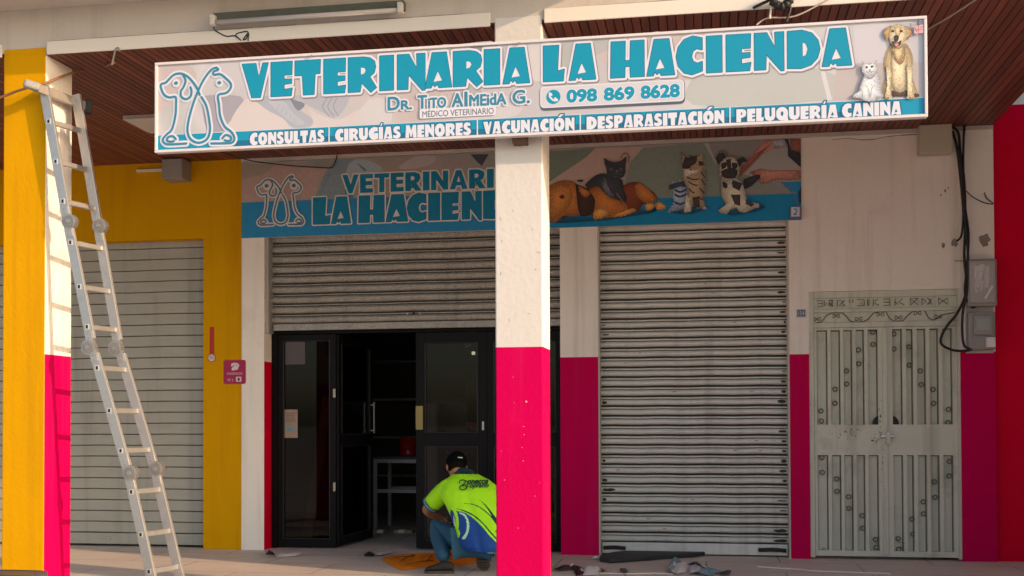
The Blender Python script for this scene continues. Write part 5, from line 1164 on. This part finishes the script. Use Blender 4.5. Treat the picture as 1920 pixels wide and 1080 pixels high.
brown_v = mat('scrap_brown', (.16, .075, .05), .6); printed = mat('scrap_print', (.52, .49, .49), .6, var=.7, vscale=40)
for a_ in (([(497, 1047), (503, 1040), (508, 1037), (515, 1041), (514, 1047)], black_v, .045, 'curled black scrap end on the floor before the left glass panel', 2),
    ([(514, 1042), (530, 1040), (548, 1041), (566, 1039), (562, 1043), (535, 1045), (518, 1045)], paper, .02, 'white strip beside the curled black end before the left glass panel', 3),
    ([(682, 1042), (690, 1038), (703, 1042), (700, 1045), (684, 1044)], black_v, .03, 'tiny black curl just left of the orange bag', 4),
    ([(700, 1041), (720, 1038), (737, 1035), (738, 1038), (712, 1044)], paper, .02, 'thin white strip behind the left end of the orange bag', 5),
    ([(1036, 1072), (1052, 1066), (1075, 1061), (1088, 1065), (1076, 1069), (1050, 1073)], black_v, .03, 'pointed black scrap nearest the middle pillar', 6),
    ([(1060, 1066), (1070, 1062), (1078, 1065), (1070, 1068)], paper, .035, 'little white flap lying on the pointed black scrap', 14),
    ([(1073, 1063), (1092, 1065), (1100, 1079), (1080, 1081)], black_v, .04, 'black folded scrap with a white sheet against its right side', 7),
    ([(1092, 1073), (1112, 1067), (1122, 1065), (1126, 1071), (1122, 1079), (1093, 1081)], paper, .045, 'white crumpled sheet right of the black folded scrap', 8),
    ([(1122, 1067), (1136, 1072), (1130, 1076), (1122, 1076)], brown_v, .03, 'small brown flap at the right edge of the white crumpled sheet', 9),
    ([(1162, 1067), (1174, 1067), (1177, 1076), (1170, 1078), (1164, 1075)], black_v, .015, 'small square black offcut alone in front of the closed shutter', 10),
    ([(1252, 1074), (1256, 1062), (1266, 1056), (1278, 1059), (1268, 1070), (1258, 1077)], scrap_blue, .07, 'pale blue crumpled vinyl at the left of the large scrap heap', 11),
    ([(1258, 1077), (1270, 1066), (1285, 1060), (1294, 1064), (1287, 1073), (1270, 1079)], paper, .05, 'white curved vinyl piece in the large scrap heap', 12),
    ([(1288, 1066), (1304, 1062), (1315, 1068), (1312, 1078), (1292, 1078)], printed, .045, 'black and white printed piece in the middle of the large scrap heap', 13),
    ([(1312, 1072), (1335, 1069), (1352, 1075), (1330, 1081), (1310, 1080)], scrap_blue, .035, 'pale blue strip at the right of the large scrap heap', 15),
    ([(1348, 1076), (1372, 1073), (1368, 1080), (1350, 1081)], black_v, .03, 'black tip at the far right of the large scrap heap', 16),
    ([(1288, 1062), (1300, 1059), (1325, 1067), (1332, 1072), (1312, 1068)], black_v, .04, 'black backing curling up behind the printed piece', 17)): scrap(*a_)
m = MB(); strip = [(1125, 1052), (1127, 1046), (1150, 1041), (1200, 1036), (1260, 1033), (1305, 1033), (1322, 1037), (1322, 1041), (1300, 1044), (1240, 1048), (1180, 1053), (1145, 1055)]
m.plate([p + Vector((0, -.06, .003)) for p in floor_px(strip)], .035, mat('rubber_strip_black', (.030, .031, .033), .6, var=.2, vscale=15)); tag(m.build('rubber_strip', bevel=.01), 'long black rubber strip lying against the closed roller shutter', 'rubber strip')
cord_w = mat('pale_cord', (.70, .64, .58), .6)
m = MB(); m.tube(smooth_path([p + Vector((0, 0, .006)) for p in floor_px([(1420, 1063.5), (1450, 1066), (1500, 1069), (1525, 1072), (1580, 1074), (1670, 1077)])]), .006, cord_w, 6); tag(m.build('pale_strip'), 'long thin pale strip on the floor in front of the gate', 'strip')
m = MB(); m.tube(smooth_path([p + Vector((0, 0, .005)) for p in floor_px([(1085, 1076), (1130, 1076), (1180, 1077), (1230, 1076), (1262, 1078)])]), .005, cord_w, 6); tag(m.build('pale_strip'), 'short thin pale strip running behind the black offcut', 'strip')
m = MB(); c = at_z(1118, 1049, 0); m.tube([c + Vector((-.03, 0, .012)), c + Vector((.0, .01, .02)), c + Vector((.03, 0, .012))], [.01, .016, .008], paper, 7); tag(m.build('paper_wad', smooth=True), 'tiny crumpled wad at the foot of the magenta pier', 'paper scrap')

# dark plastic container top at the lower left corner
bin_m = mat('dark_bin_plastic', (.03, .03, .034), .42, var=.12, vscale=8); bin_l = mat('grey_bin_rim', (.06, .06, .065), .4, var=.1)
Yb = 6.0; tp = at_y(40, 1073, Yb + .1).z - .01; xr_ = at_y(72, 1080, Yb).x - .09
bn = thing('waste_bin', 'dark grey plastic container with rounded lid at the foot of the yellow pillar', 'bin', (xr_ - .3, Yb + .2, -.005))
m = MB(); R_ = []
for z, k in ((-.004, .86), (.08, .90), (tp - .035, 1.0)):
    R_.append([Vector((xr_ - .3 + dx * k, Yb + .16 + dy * k, z)) for dx, dy in [(.285 * math.copysign(abs(math.cos(a)) ** .35, math.cos(a)), .12 * math.copysign(abs(math.sin(a)) ** .35, math.sin(a))) for a in [2 * math.pi * (q + .5) / 32 for q in range(32)]]])
m.loft(R_, bin_m); m.build('body', bn, smooth=False)
m = MB(); R_ = []
for z, k in ((tp - .034, 1.05), (tp - .012, 1.06), (tp - .002, 1.02), (tp, .96), (tp - .006, .86), (tp - .006, .3)):
    R_.append([Vector((xr_ - .3 + dx * k, Yb + .16 + dy * k, z)) for dx, dy in [(.285 * math.copysign(abs(math.cos(a)) ** .35, math.cos(a)), .12 * math.copysign(abs(math.sin(a)) ** .35, math.sin(a))) for a in [2 * math.pi * (q + .5) / 32 for q in range(32)]]])
m.loft(R_, bin_l); m.build('lid', bn, smooth=False)

# ------------------------------------------------------------------ fittings on the walls and soffit
# fluorescent fitting on the fascia
fa, fb = at_y(400, 41, YF - .04), at_y(758, 12, YF - .04); zf = (fa.z + fb.z) / 2
lamp = thing('fluorescent_fitting', 'old unlit fluorescent tube fitting on the fascia above the sign', 'light', (fa.x, YF - .03, zf))
m = MB(); m.box(fa.x, fb.x, YF - .055, YF - .001, zf - .010, zf + .046, mat('old_green_metal', (.10, .11, .09), .6, .2, var=.4, vscale=12, dirt=.7, dirt_col=(.08, .07, .05), dscale=6)); m.build('housing', lamp, bevel=.004)
m = MB(); m.tube([(fa.x + .03, YF - .075, zf - .026), (fb.x - .03, YF - .075, zf - .026)], .016, mat('white_tube', (.44, .42, .42), .25, var=.04), 12); m.build('tube', lamp, smooth=True)
for x in (fa.x, fb.x - .032): 
    m = MB(); m.box(x, x + .032, YF - .098, YF - .056, zf - .046, zf + .020, mat('lamp_socket', (.55, .53, .50), .5, var=.2)); m.build('socket', lamp, bevel=.003)
m = MB(); m.tube(smooth_path([at_y(x, y, YF - .015) for x, y in ((402, 46), (401, 54), (408, 60), (425, 68), (440, 67), (452, 76), (442, 65), (455, 60), (465, 60), (462, 72), (456, 74), (466, 62), (465, 76))], 4), .004, cable_black, 6); tag(m.build('lamp_wire'), 'loose looped black wire hanging below the fluorescent fitting', 'wire')
m = MB(); m.tube(smooth_path([at_y(x, y, YF - .016) for x, y in ((210, 122), (213, 108), (217, 92), (222, 90), (224, 96))], 4), .006, mat('hook_cloth', (.28, .25, .22), .8), 6); tag(m.build('wire_hook'), 'short bent wire hook on the fascia trim left of the sign', 'hook')
# rope crossing the top of the ladder
rope_m = mat('brown_rope', (.24, .12, .06), .85, var=.3, vscale=30)
m = MB(); m.tube(smooth_path([at_y(-40, 199, 7.0), at_y(8, 180, 7.0), at_y(40, 168, 6.99), at_y(85, 156, 7.0), at_y(120, 142, 7.2), at_y(150, 133, 7.4), at_y(185, 128, 7.6), at_y(214, 118, 7.08)]), .009, rope_m, 7); tag(m.build('brown_cable', smooth=True), 'brown cable strung past the ladder top to the fascia', 'cable')
# ceiling panel lamp
c = at_z(265, 235, ZS - .03); pnl = thing('ceiling_light', 'square white panel lamp on the plank soffit left of the sign', 'light', (c.x, c.y, ZS - .035))
a, b = at_z(230, 224, ZS - .032), at_z(262, 249, ZS - .032)
m = MB(); m.box(a.x, a.x + 1.20, b.y, a.y, ZS - .034, ZS - .0005, mat('lamp_body', (.58, .55, .52), .5, var=.04)); m.build('housing', pnl, bevel=.003)
m = MB(); m.box(a.x + .02, a.x + 1.18, b.y + .02, a.y - .02, ZS - .038, ZS - .0345, mat('lamp_diffuser', (.62, .59, .56), .35, var=.03)); m.build('diffuser', pnl)
# junction boxes
a, b = at_y(303, 298, 10.05), at_y(342, 334, 10.05); jb = thing('junction_box', 'grey metal junction box on the yellow wall under the soffit', 'box', ((a.x + b.x) / 2, 10.14, b.z))
m = MB(); m.box(a.x, b.x, 10.05, YB - .001, b.z, a.z, mat('grey_box_paint', (.28, .26, .24), .5, var=.1)); m.build('case', jb, bevel=.006)
m = MB(); m.box(a.x + .008, b.x - .008, 10.044, 10.0495, b.z + .008, a.z - .008, mat('grey_box_paint', (.28, .26, .24), .5)); m.build('cover', jb, bevel=.003)
m = MB(); m.box(a.x - .35, a.x - .01, 10.215, YB - .001, a.z - .075, a.z - .05, board_paint); tag(m.build('cable_duct', bevel=.003), 'short white cable duct left of the grey junction box', 'duct')
a, b = at_y(1724, 234, 10.10), at_y(1786, 285, 10.10); jb = thing('junction_box', 'beige junction box high on the white wall beside the black cables', 'box', ((a.x + b.x) / 2, 10.17, b.z))
m = MB(); m.box(a.x, b.x, 10.10, YB - .014, b.z, a.z, mat('beige_box_paint', (.50, .46, .35), .55, var=.05, dirt=.3, dirt_col=(.3, .26, .18))); m.build('case', jb, bevel=.006)
m = MB(); m.box(a.x + .006, b.x - .006, 10.095, 10.0995, b.z + .006, a.z - .006, mat('beige_box_paint', (.50, .46, .35), .55)); m.build('cover', jb, bevel=.003)
# electricity meters
met = mat('meter_grey', (.30, .285, .275), .45, var=.1, vscale=8); meti = mat('meter_inside', (.30, .28, .26), .6, var=.35, vscale=22)
def meter(x0, x1, y0, y1, label, kind):
    a, b = at_y(x0, y0, 10.10), at_y(x1, y1, 10.10); t = thing('electricity_meter', label, 'meter', ((a.x + b.x) / 2, 10.16, b.z))
    m = MB(); m.box(a.x, b.x, 10.13, YB - .014, b.z, a.z, met); m.build('case', t, bevel=.014)
    w_, h_ = b.x - a.x, a.z - b.z
    if kind == 0:
        m = MB(); m.box(a.x + .018, b.x - .018, 10.112, 10.129, b.z + .03, a.z - .018, mat('milky_plastic', (.40, .375, .365), .22, var=.12, vscale=12)); m.build('window', t, bevel=.006)
        m = MB(); rnd = random.Random(3); R_ = []
        for i in range(7):
            R_.append([Vector((a.x + w_ * (.22 + .5 * k / 9), 10.108 + rnd.uniform(-.006, .006), a.z - h_ * (.14 + .55 * i / 6 + .05 * (k / 9) * (i % 2)) - .01 * math.sin(k))) for k in range(10)])
        for i in range(6):
            for k in range(9): m.face([R_[i + 1][k], R_[i + 1][k + 1], R_[i][k + 1], R_[i][k]], mat('plastic_wrap', (.55, .52, .52), .2, var=.25, vscale=14))
        m.build('plastic_wrap', t)
        m = MB(); m.bar((a.x + w_ * .55, 10.100, a.z - h_ * .85), (a.x + w_ * .82, 10.100, a.z - h_ * .58), .02, .006, mat('wrap_light', (.66, .62, .60), .3)); m.build('tape', t)
    else:
        m = MB(); m.box(a.x + w_ * .18, b.x - w_ * .14, 10.100, 10.129, a.z - h_ * .62, a.z - h_ * .10, mat('meter_front', (.30, .29, .27), .4)); m.build('front', t, bevel=.006)
        m = MB(); m.box(a.x + w_ * .27, b.x - w_ * .24, 10.094, 10.0995, a.z - h_ * .50, a.z - h_ * .19, mat('meter_display', (.34, .37, .35), .2)); m.build('display', t, bevel=.002)
        m = MB(); m.box(b.x - w_ * .38, b.x - w_ * .05, 10.088, 10.129, b.z + h_ * .05, b.z + h_ * .32, mat('white_breaker', (.72, .68, .68), .4)); m.build('breaker', t, bevel=.006)
meter(1815, 1872, 485, 573, 'upper grey electricity meter wrapped in clear plastic', 0)
meter(1817, 1869, 584, 655, 'lower grey electricity meter with a white breaker', 1)
m = MB(); a, b = at_y(1810, 570, YB - .014), at_y(1863, 662, YB - .014); m.box(a.x, b.x, YB - .026, YB - .013, b.z, a.z, mat('meter_board', (.55, .50, .46), .7)); tag(m.build('meter_board'), 'pale backing board behind the lower electricity meter', 'board')
# black cables
def cable(pts, Y, r, label, mm=cable_black, smooth=6):
    m = MB(); m.tube(smooth_path([at_y(p[0], p[1], p[2] if len(p) > 2 else Y) for p in pts], smooth), r, mm, 8)
    return tag(m.build('black_cable', smooth=True), label, 'cable', 'black cables down the right wall')
YC = 10.16
cable([(1786, 238), (1797, 250), (1801, 290), (1808, 340), (1810, 420), (1808, 480), (1812, 530), (1808, 560), (1793, 590), (1775, 612), (1764, 635), (1768, 648), (1790, 657), (1815, 657), (1836, 650)], YC, .011, 'black cable looping out over the gate to the lower meter')
cable([(1788, 252), (1800, 300), (1806, 370), (1812, 440), (1815, 480), (1814, 540), (1806, 580), (1804, 620), (1808, 648), (1822, 654)], YC - .02, .011, 'black cable dropping straight to the bottom of the lower meter')
cable([(1787, 246), (1794, 280), (1801, 340), (1806, 400), (1803, 440), (1794, 452)], YC, .009, 'short black cable ending at the patched hole in the wall')
cable([(1808, 236), (1806, 300), (1809, 380), (1816, 440), (1813, 500), (1809, 540), (1812, 560), (1822, 576), (1830, 574)], YC - .012, .010, 'black cable ending in a bend under the upper meter')
cable([(1822, -12, 8.1), (1826, 40, 8.5), (1831, 80, 9.0), (1829, 130, 9.5), (1826, 200, 10.1), (1810, 232, 10.2), (1808, 245, 10.17)], YC, .012, 'long black cable crossing the soffit to the wall')
m = MB(); m.tube(smooth_path([at_y(x, y, YB - .02) for x, y in ((1812, 358), (1825, 370), (1845, 380), (1862, 382), (1850, 372), (1846, 362))], 5), .004, cable_black, 6); tag(m.build('thin_wire'), 'thin loose wire curling off the cables over the white strip', 'wire')
m = MB(); m.tube([at_y(1790, 489, YB - .03), at_y(1822, 489, YB - .03)], .005, hinge_metal, 6); tag(m.build('cable_hook'), 'small metal hook holding the black cables above the gate corner', 'hook')
m = MB(); m.tube([at_z(1732, 59, ZS - .012), at_z(1780, 32, ZS - .02), at_z(1850, -14, ZS - .012)], .006, mat('pale_wire', (.45, .36, .30), .6), 6); tag(m.build('pale_wire'), 'pale wire running up from the right end of the sign', 'wire')
m = MB(); m.tube(smooth_path([at_y(1418, 47, 7.05), at_y(1440, 34, 7.06), at_y(1492, 30, 7.06), at_y(1560, -5, 7.055)]), .005, mat('pale_wire', (.45, .36, .30), .6), 6); tag(m.build('pale_wire'), 'pale wire slanting up beside the dark cable bundle above the sign', 'wire')
ins = thing('wire_bundle', 'dark bundle of taped wires hanging from the fascia above the sign', 'wire bundle', (at_y(1470, 5, YF - .06).x, YF - .06, at_y(1470, 30, YF - .06).z))
m = MB(); q = [at_y(x, y, YF - .06) for x, y in ((1448, -10), (1452, 6), (1466, 12), (1478, 4), (1482, -10))]; m.tube(smooth_path(q), [.02 + .012 * math.sin(i * .9) ** 2 for i in range(25)], black_rubber, 9); m.tube(smooth_path([at_y(x, y, YF - .05) for x, y in ((1480, -8), (1482, 14), (1478, 30), (1474, 42))]), .008, cable_black, 7); m.tube(smooth_path([at_y(x, y, YF - .03) for x, y in ((1412, 15), (1430, 6), (1450, -3))]), .009, cable_black, 7); m.build('black_wires', ins, smooth=True)
m = MB(); m.tube(smooth_path([at_y(x, y, YF - .05) for x, y in ((1445, -6), (1446, 12), (1443, 35))]), .007, cord_w, 7); m.build('pale_wire', ins, smooth=True)
m = MB(); m.tube(smooth_path([at_y(x, y, Y) for x, y, Y in ((412, 284, 9.0), (452, 296, 9.6), (480, 303, 10.1), (540, 310, 10.17), (600, 314, 10.17), (622, 314, 10.17), (629, 303, 10.17), (632, 291, 10.2))]), .006, cable_black, 6); tag(m.build('thin_cable'), 'thin dark cable sagging over the left part of the banner', 'cable')
# signs and small things on the walls
a, b = at_y(1493, 580, YB), at_y(1511, 595, YB); pl = thing('number_plate', 'tiny blue house number plate beside the metal gate', 'plate', ((a.x + b.x) / 2, YB - .01, b.z))
m = MB(); m.box(a.x, b.x, YB - .010, YB - .001, b.z, a.z, mat('plate_rim', (.55, .52, .50), .4)); m.build('rim', pl)
P = Print(YB - .0105); P.xz([(a.x + .006, b.z + .006), (b.x - .006, b.z + .006), (b.x - .006, a.z - .006), (a.x + .006, a.z - .006)], mat('plate_blue', (.10, .16, .24), .4, var=.1)); P.text('154', a.x + .014, b.x - .014, b.z + .018, a.z - .018, mat('plate_white', (.6, .58, .56), .5)); P.m.build('face', pl)
YQ = YB - .006
a, b = at_y(419, 675, YQ), at_y(461, 720, YQ); st = thing('payment_sign', 'small magenta payment sign with rounded corners on the yellow wall edge', 'sign', ((a.x + b.x) / 2, YQ, b.z))
P = Print(YQ); dm = mat('sign_magenta', (.36, .006, .075), .4, var=.05); dw = mat('sign_pink_white', (.72, .60, .60), .4)
rr = rrect(a.x, b.x, b.z, a.z, .022); m = MB(); m.plate([(x, YQ + .005, z) for x, z in rr], -.005, mat('sign_edge_red', (.50, .05, .05), .4), (0, 1, 0)); m.build('board', st)
P.xz(rrect(a.x + .006, b.x - .006, b.z + .006, a.z - .006, .018), dm)
w_, h_ = b.x - a.x, a.z - b.z; fx = lambda u, v: (a.x + u * w_, a.z - v * h_)
P.stroke([fx(.38, .24), (fx(.40, .18)), fx(.52, .16), fx(.64, .19), fx(.66, .26), fx(.60, .30), fx(.48, .31), fx(.40, .38), fx(.44, .40), fx(.62, .36)], .018, dw, 4, True); P.stroke([fx(.47, .24), fx(.56, .24)], .012, dw, 2, True)
x0_, z0_ = fx(.16, .61); x1_, z1_ = fx(.84, .52); P.text('CHODSVLOO', x0_, x1_, z0_, z1_, dw)
x0_, z0_ = fx(.18, .88); x1_, z1_ = fx(.44, .78); P.text('7C 2', x0_, x1_, z0_, z1_, dw); P.xz([fx(.56, .90), fx(.80, .90), fx(.80, .70), fx(.56, .70)], dw); P.xz([fx(.63, .86), fx(.73, .86), fx(.73, .75), fx(.63, .75)], mat('ink_black', (.03, .02, .03), .5))
P.m.build('print', st)
a, b = at_y(393, 613, YQ), at_y(401, 665, YQ); rb = thing('ribbon_sticker', 'red ribbon sticker with round white badge on the yellow wall', 'sticker', ((a.x + b.x) / 2, YQ, b.z - .06))
m = MB(); m.box(a.x, b.x, YB - .004, YB - .001, b.z, a.z, mat('ribbon_red', (.46, .02, .012), .5)); m.build('ribbon', rb)
cz = at_y(397, 671, YQ); m = MB(); m.disc((cz.x, YB - .0055, cz.z), (0, 1, 0), .040, .004, mat('badge_rim', (.40, .10, .06), .5), 20); m.disc((cz.x, YB - .009, cz.z), (0, 1, 0), .033, .003, dw, 20)
for k in range(3): m.bar((cz.x - .022, YB - .0115, cz.z + .014 - k * .013), (cz.x + .022, YB - .0115, cz.z + .018 - k * .013), .004, .002, mat('badge_ink', (.25, .10, .10), .6))
m.build('badge', rb)
# papers stuck on the left glass panel
YG2 = YD + .016
def paper_on_glass(x0, x1, y0, y1, label, mm, marks=False):
    a, b = at_y(x0, y0, YG2), at_y(x1, y1, YG2); m = MB(); m.box(a.x, b.x, YG2 - .001, YG2, b.z, a.z, mm)
    if marks:
        rnd = random.Random(4)
        for k in range(5): z = a.z - (a.z - b.z) * (.12 + .07 * k); m.box(a.x + .015, b.x - .015 - rnd.random() * .04, YG2 - .0018, YG2 - .0011, z - .004, z, black_v)
        m.box(a.x + .02, b.x - .03, YG2 - .0018, YG2 - .0011, b.z + .06, b.z + .11, scrap_blue)
    return tag(m.build('glass_poster'), label, 'poster')
paper_on_glass(535, 572, 630, 683, 'plain grey poster at the top of the left glass panel', mat('poster_grey', (.10, .09, .095), .6, var=.1))
paper_on_glass(533, 558, 768, 821, 'small printed notice on the left glass panel', mat('notice_paper', (.34, .26, .20), .6, var=.35, vscale=18), True)

# ------------------------------------------------------------------ inside the shop
shelf = thing('shop_shelf', 'grey shelf with boxes at the back of the dark shop', 'shelf', (-3.0, 14.6, 0))
sh_m = mat('shelf_metal', (.30, .30, .31), .5, .3)
for z in (.5, 1.0, 1.5, 2.0): m = MB(); m.box(-4.4, -1.2, 14.4, 14.9, z, z + .03, sh_m); m.build('board', shelf)
for x in (-4.4, -2.8, -1.24): m = MB(); m.box(x, x + .04, 14.38, 14.399, 0, 2.1, sh_m); m.build('post', shelf)
rnd = random.Random(5)
for k, (c_, lb_) in enumerate((((.5, .42, .3), 'brown box on the back shelf of the shop'), ((.6, .6, .62), 'white box on the back shelf of the shop'), ((.15, .25, .4), 'blue box on the back shelf of the shop'), ((.5, .12, .1), 'red box on the back shelf of the shop'))):
    x = -3.7 + k * .62; m = MB(); m.box(x, x + .36, 14.45, 14.8, 1.0305 + .5 * (k % 2), 1.26 + .5 * (k % 2), mat('carton_%s' % ('brown', 'white', 'blue', 'red')[k], c_, .7)); tag(m.build('stock_box', bevel=.006), lb_, 'box', 'boxes on the back shelf')
chr_ = thing('steel_chair', 'pale chair standing behind the right glass panel', 'chair', (at_y(835, 800, 12.0).x, 12.0, 0)); cx = at_y(835, 800, 12.0).x; cm = mat('pale_seat', (.40, .38, .37), .6)
m = MB(); m.box(cx - .2, cx + .2, 11.85, 12.25, .86, .92, cm); m.build('seat', chr_, bevel=.015); m = MB(); m.box(cx - .2, cx + .2, 12.2, 12.25, .95, 1.45, cm); m.build('backrest', chr_, bevel=.02)
for dx, dy in ((-.18, 11.88), (.16, 11.88), (-.18, 12.2), (.16, 12.2)): m = MB(); m.box(cx + dx, cx + dx + .025, dy, dy + .025, 0, .859, sh_m); m.build('leg', chr_)
steel = mat('grey_table_steel', (.36, .36, .39), .45, metal=.3, var=.1)
ta, tb_ = at_y(700, 862, 12.3), at_y(840, 862, 12.3); zt_ = .80
tab = thing('work_table', 'grey metal frame table just inside the shop doorway', 'table', ((ta.x + tb_.x) / 2, 12.6, 0))
m = MB(); m.box(ta.x - .02, tb_.x, 12.28, 12.95, zt_, zt_ + .03, mat('table_top', (.05, .045, .045), .5)); m.build('tabletop', tab, bevel=.004)
for x in (ta.x, tb_.x - .04):
    for y in (12.3, 12.89): m = MB(); m.box(x, x + .04, y, y + .04, 0, zt_ - .001, steel); m.build('leg', tab)
for y in (12.3, 12.89):
    for z0_, z1_ in ((zt_ - .045, zt_ - .002), (.42, .46)):
        m = MB(); m.box(ta.x + .041, tb_.x - .041, y + .002, y + .038, z0_, z1_, steel); m.build('stretcher', tab)
red_b = mat('red_drum', (.30, .008, .012), .25, var=.1); c = Vector((at_y(766, 850, 12.5).x, 12.5, zt_ + .031))
m = MB(); m.tube([c + Vector((0, 0, z)) for z in (0, .02, .03, .10, .105, .115, .12, .20, .21)], [.10, .105, .10, .10, .106, .106, .10, .10, .09], red_b, 24); dr = m.build('red_drum', smooth=True); tag(dr, 'glossy red round container on the table inside the doorway', 'container')
brick = mat('scrap_wood', (.42, .30, .20), .7, var=.3)
for x0, x1, lb in ((698, 720, 'wood offcut at the left foot of the table inside the shop'), (738, 775, 'longer wood offcut on the floor under the middle of the table')):
    a, b = at_z(x0, 1000, 0), at_z(x1, 1000, 0); m = MB(); m.box(a.x, b.x, a.y, a.y + .12, 0.001, .035, brick); m.box(a.x + .05, a.x + .12, a.y - .002, a.y + .122, .004, .04, cord_w); tag(m.build('wood_offcut', bevel=.004), lb, 'wood offcut', 'wood offcuts in the shop')
m = MB(); a = at_y(575, 830, 11.3); M_ = Matrix.Translation((a.x, 11.3, 0)) @ Matrix.Rotation(math.radians(9), 4, 'Y'); m.box(-.05, .05, -.015, .015, .02, 1.5, mat('plank_wood', (.55, .34, .21), .7, var=.2, vscale=5, stretch=(8, 8, .6)), M_); tag(m.build('leaning_plank'), 'bare wood plank leaning behind the left glass panel', 'plank')
m = MB(); a, b = at_y(534, 845, 11.5), at_y(570, 975, 11.5); m.box(a.x - .1, b.x + .3, 11.5, 11.9, 0, .5, mat('carton', (.20, .14, .09), .8, var=.1)); tag(m.build('carton_box', bevel=.01), 'brown carton standing behind the left glass panel', 'carton')
lb = thing('wall_lamp', 'small lit lamp seen through the upper glass beside the pillar', 'lamp', at_y(888, 660, 11.6))
em = bpy.data.materials.new('lamp_glow'); nt, p = nodes_of(em); p.inputs['Emission Color'].default_value = (1, 1, .72, 1); p.inputs['Emission Strength'].default_value = 1.5
c = at_y(888, 662, 11.6); m = MB(); m.box(c.x - .018, c.x + .014, 11.58, 11.62, c.z - .018, c.z + .016, em); m.build('bulb', lb, bevel=.006)
m = MB(); m.box(c.x + .05, c.x + .062, 11.6, 11.64, c.z - .15, c.z + .12, steel); m.bar((c.x - .09, 11.6, c.z + .07), (c.x - .03, 11.6, c.z + .10), .04, .02, paper); m.build('bracket', lb)
m = MB(); a = at_y(812, 810, 11.5); m.box(a.x - .18, a.x + .05, 11.5, 11.9, 0.001, at_y(812, 755, 11.5).z, mat('appliance_grey', (.34, .34, .36), .5)); tag(m.build('white_cabinet', bevel=.03), 'pale cabinet standing behind the right glass panel', 'cabinet')
m = MB(); a = at_y(895, 800, 11.2); m.bar((a.x - .12, 11.2, a.z + .03), (a.x + .10, 11.2, a.z - .04), .07, .05, mat('pink_cloth', (.70, .24, .25), .7)); m.box(a.x - .3, a.x + .2, 11.15, 11.5, .9, a.z - .07, mat('counter_dark', (.06, .045, .045), .6)); tag(m.build('counter', bevel=.01), 'dark counter with a pink cloth behind the right glass panel', 'counter')
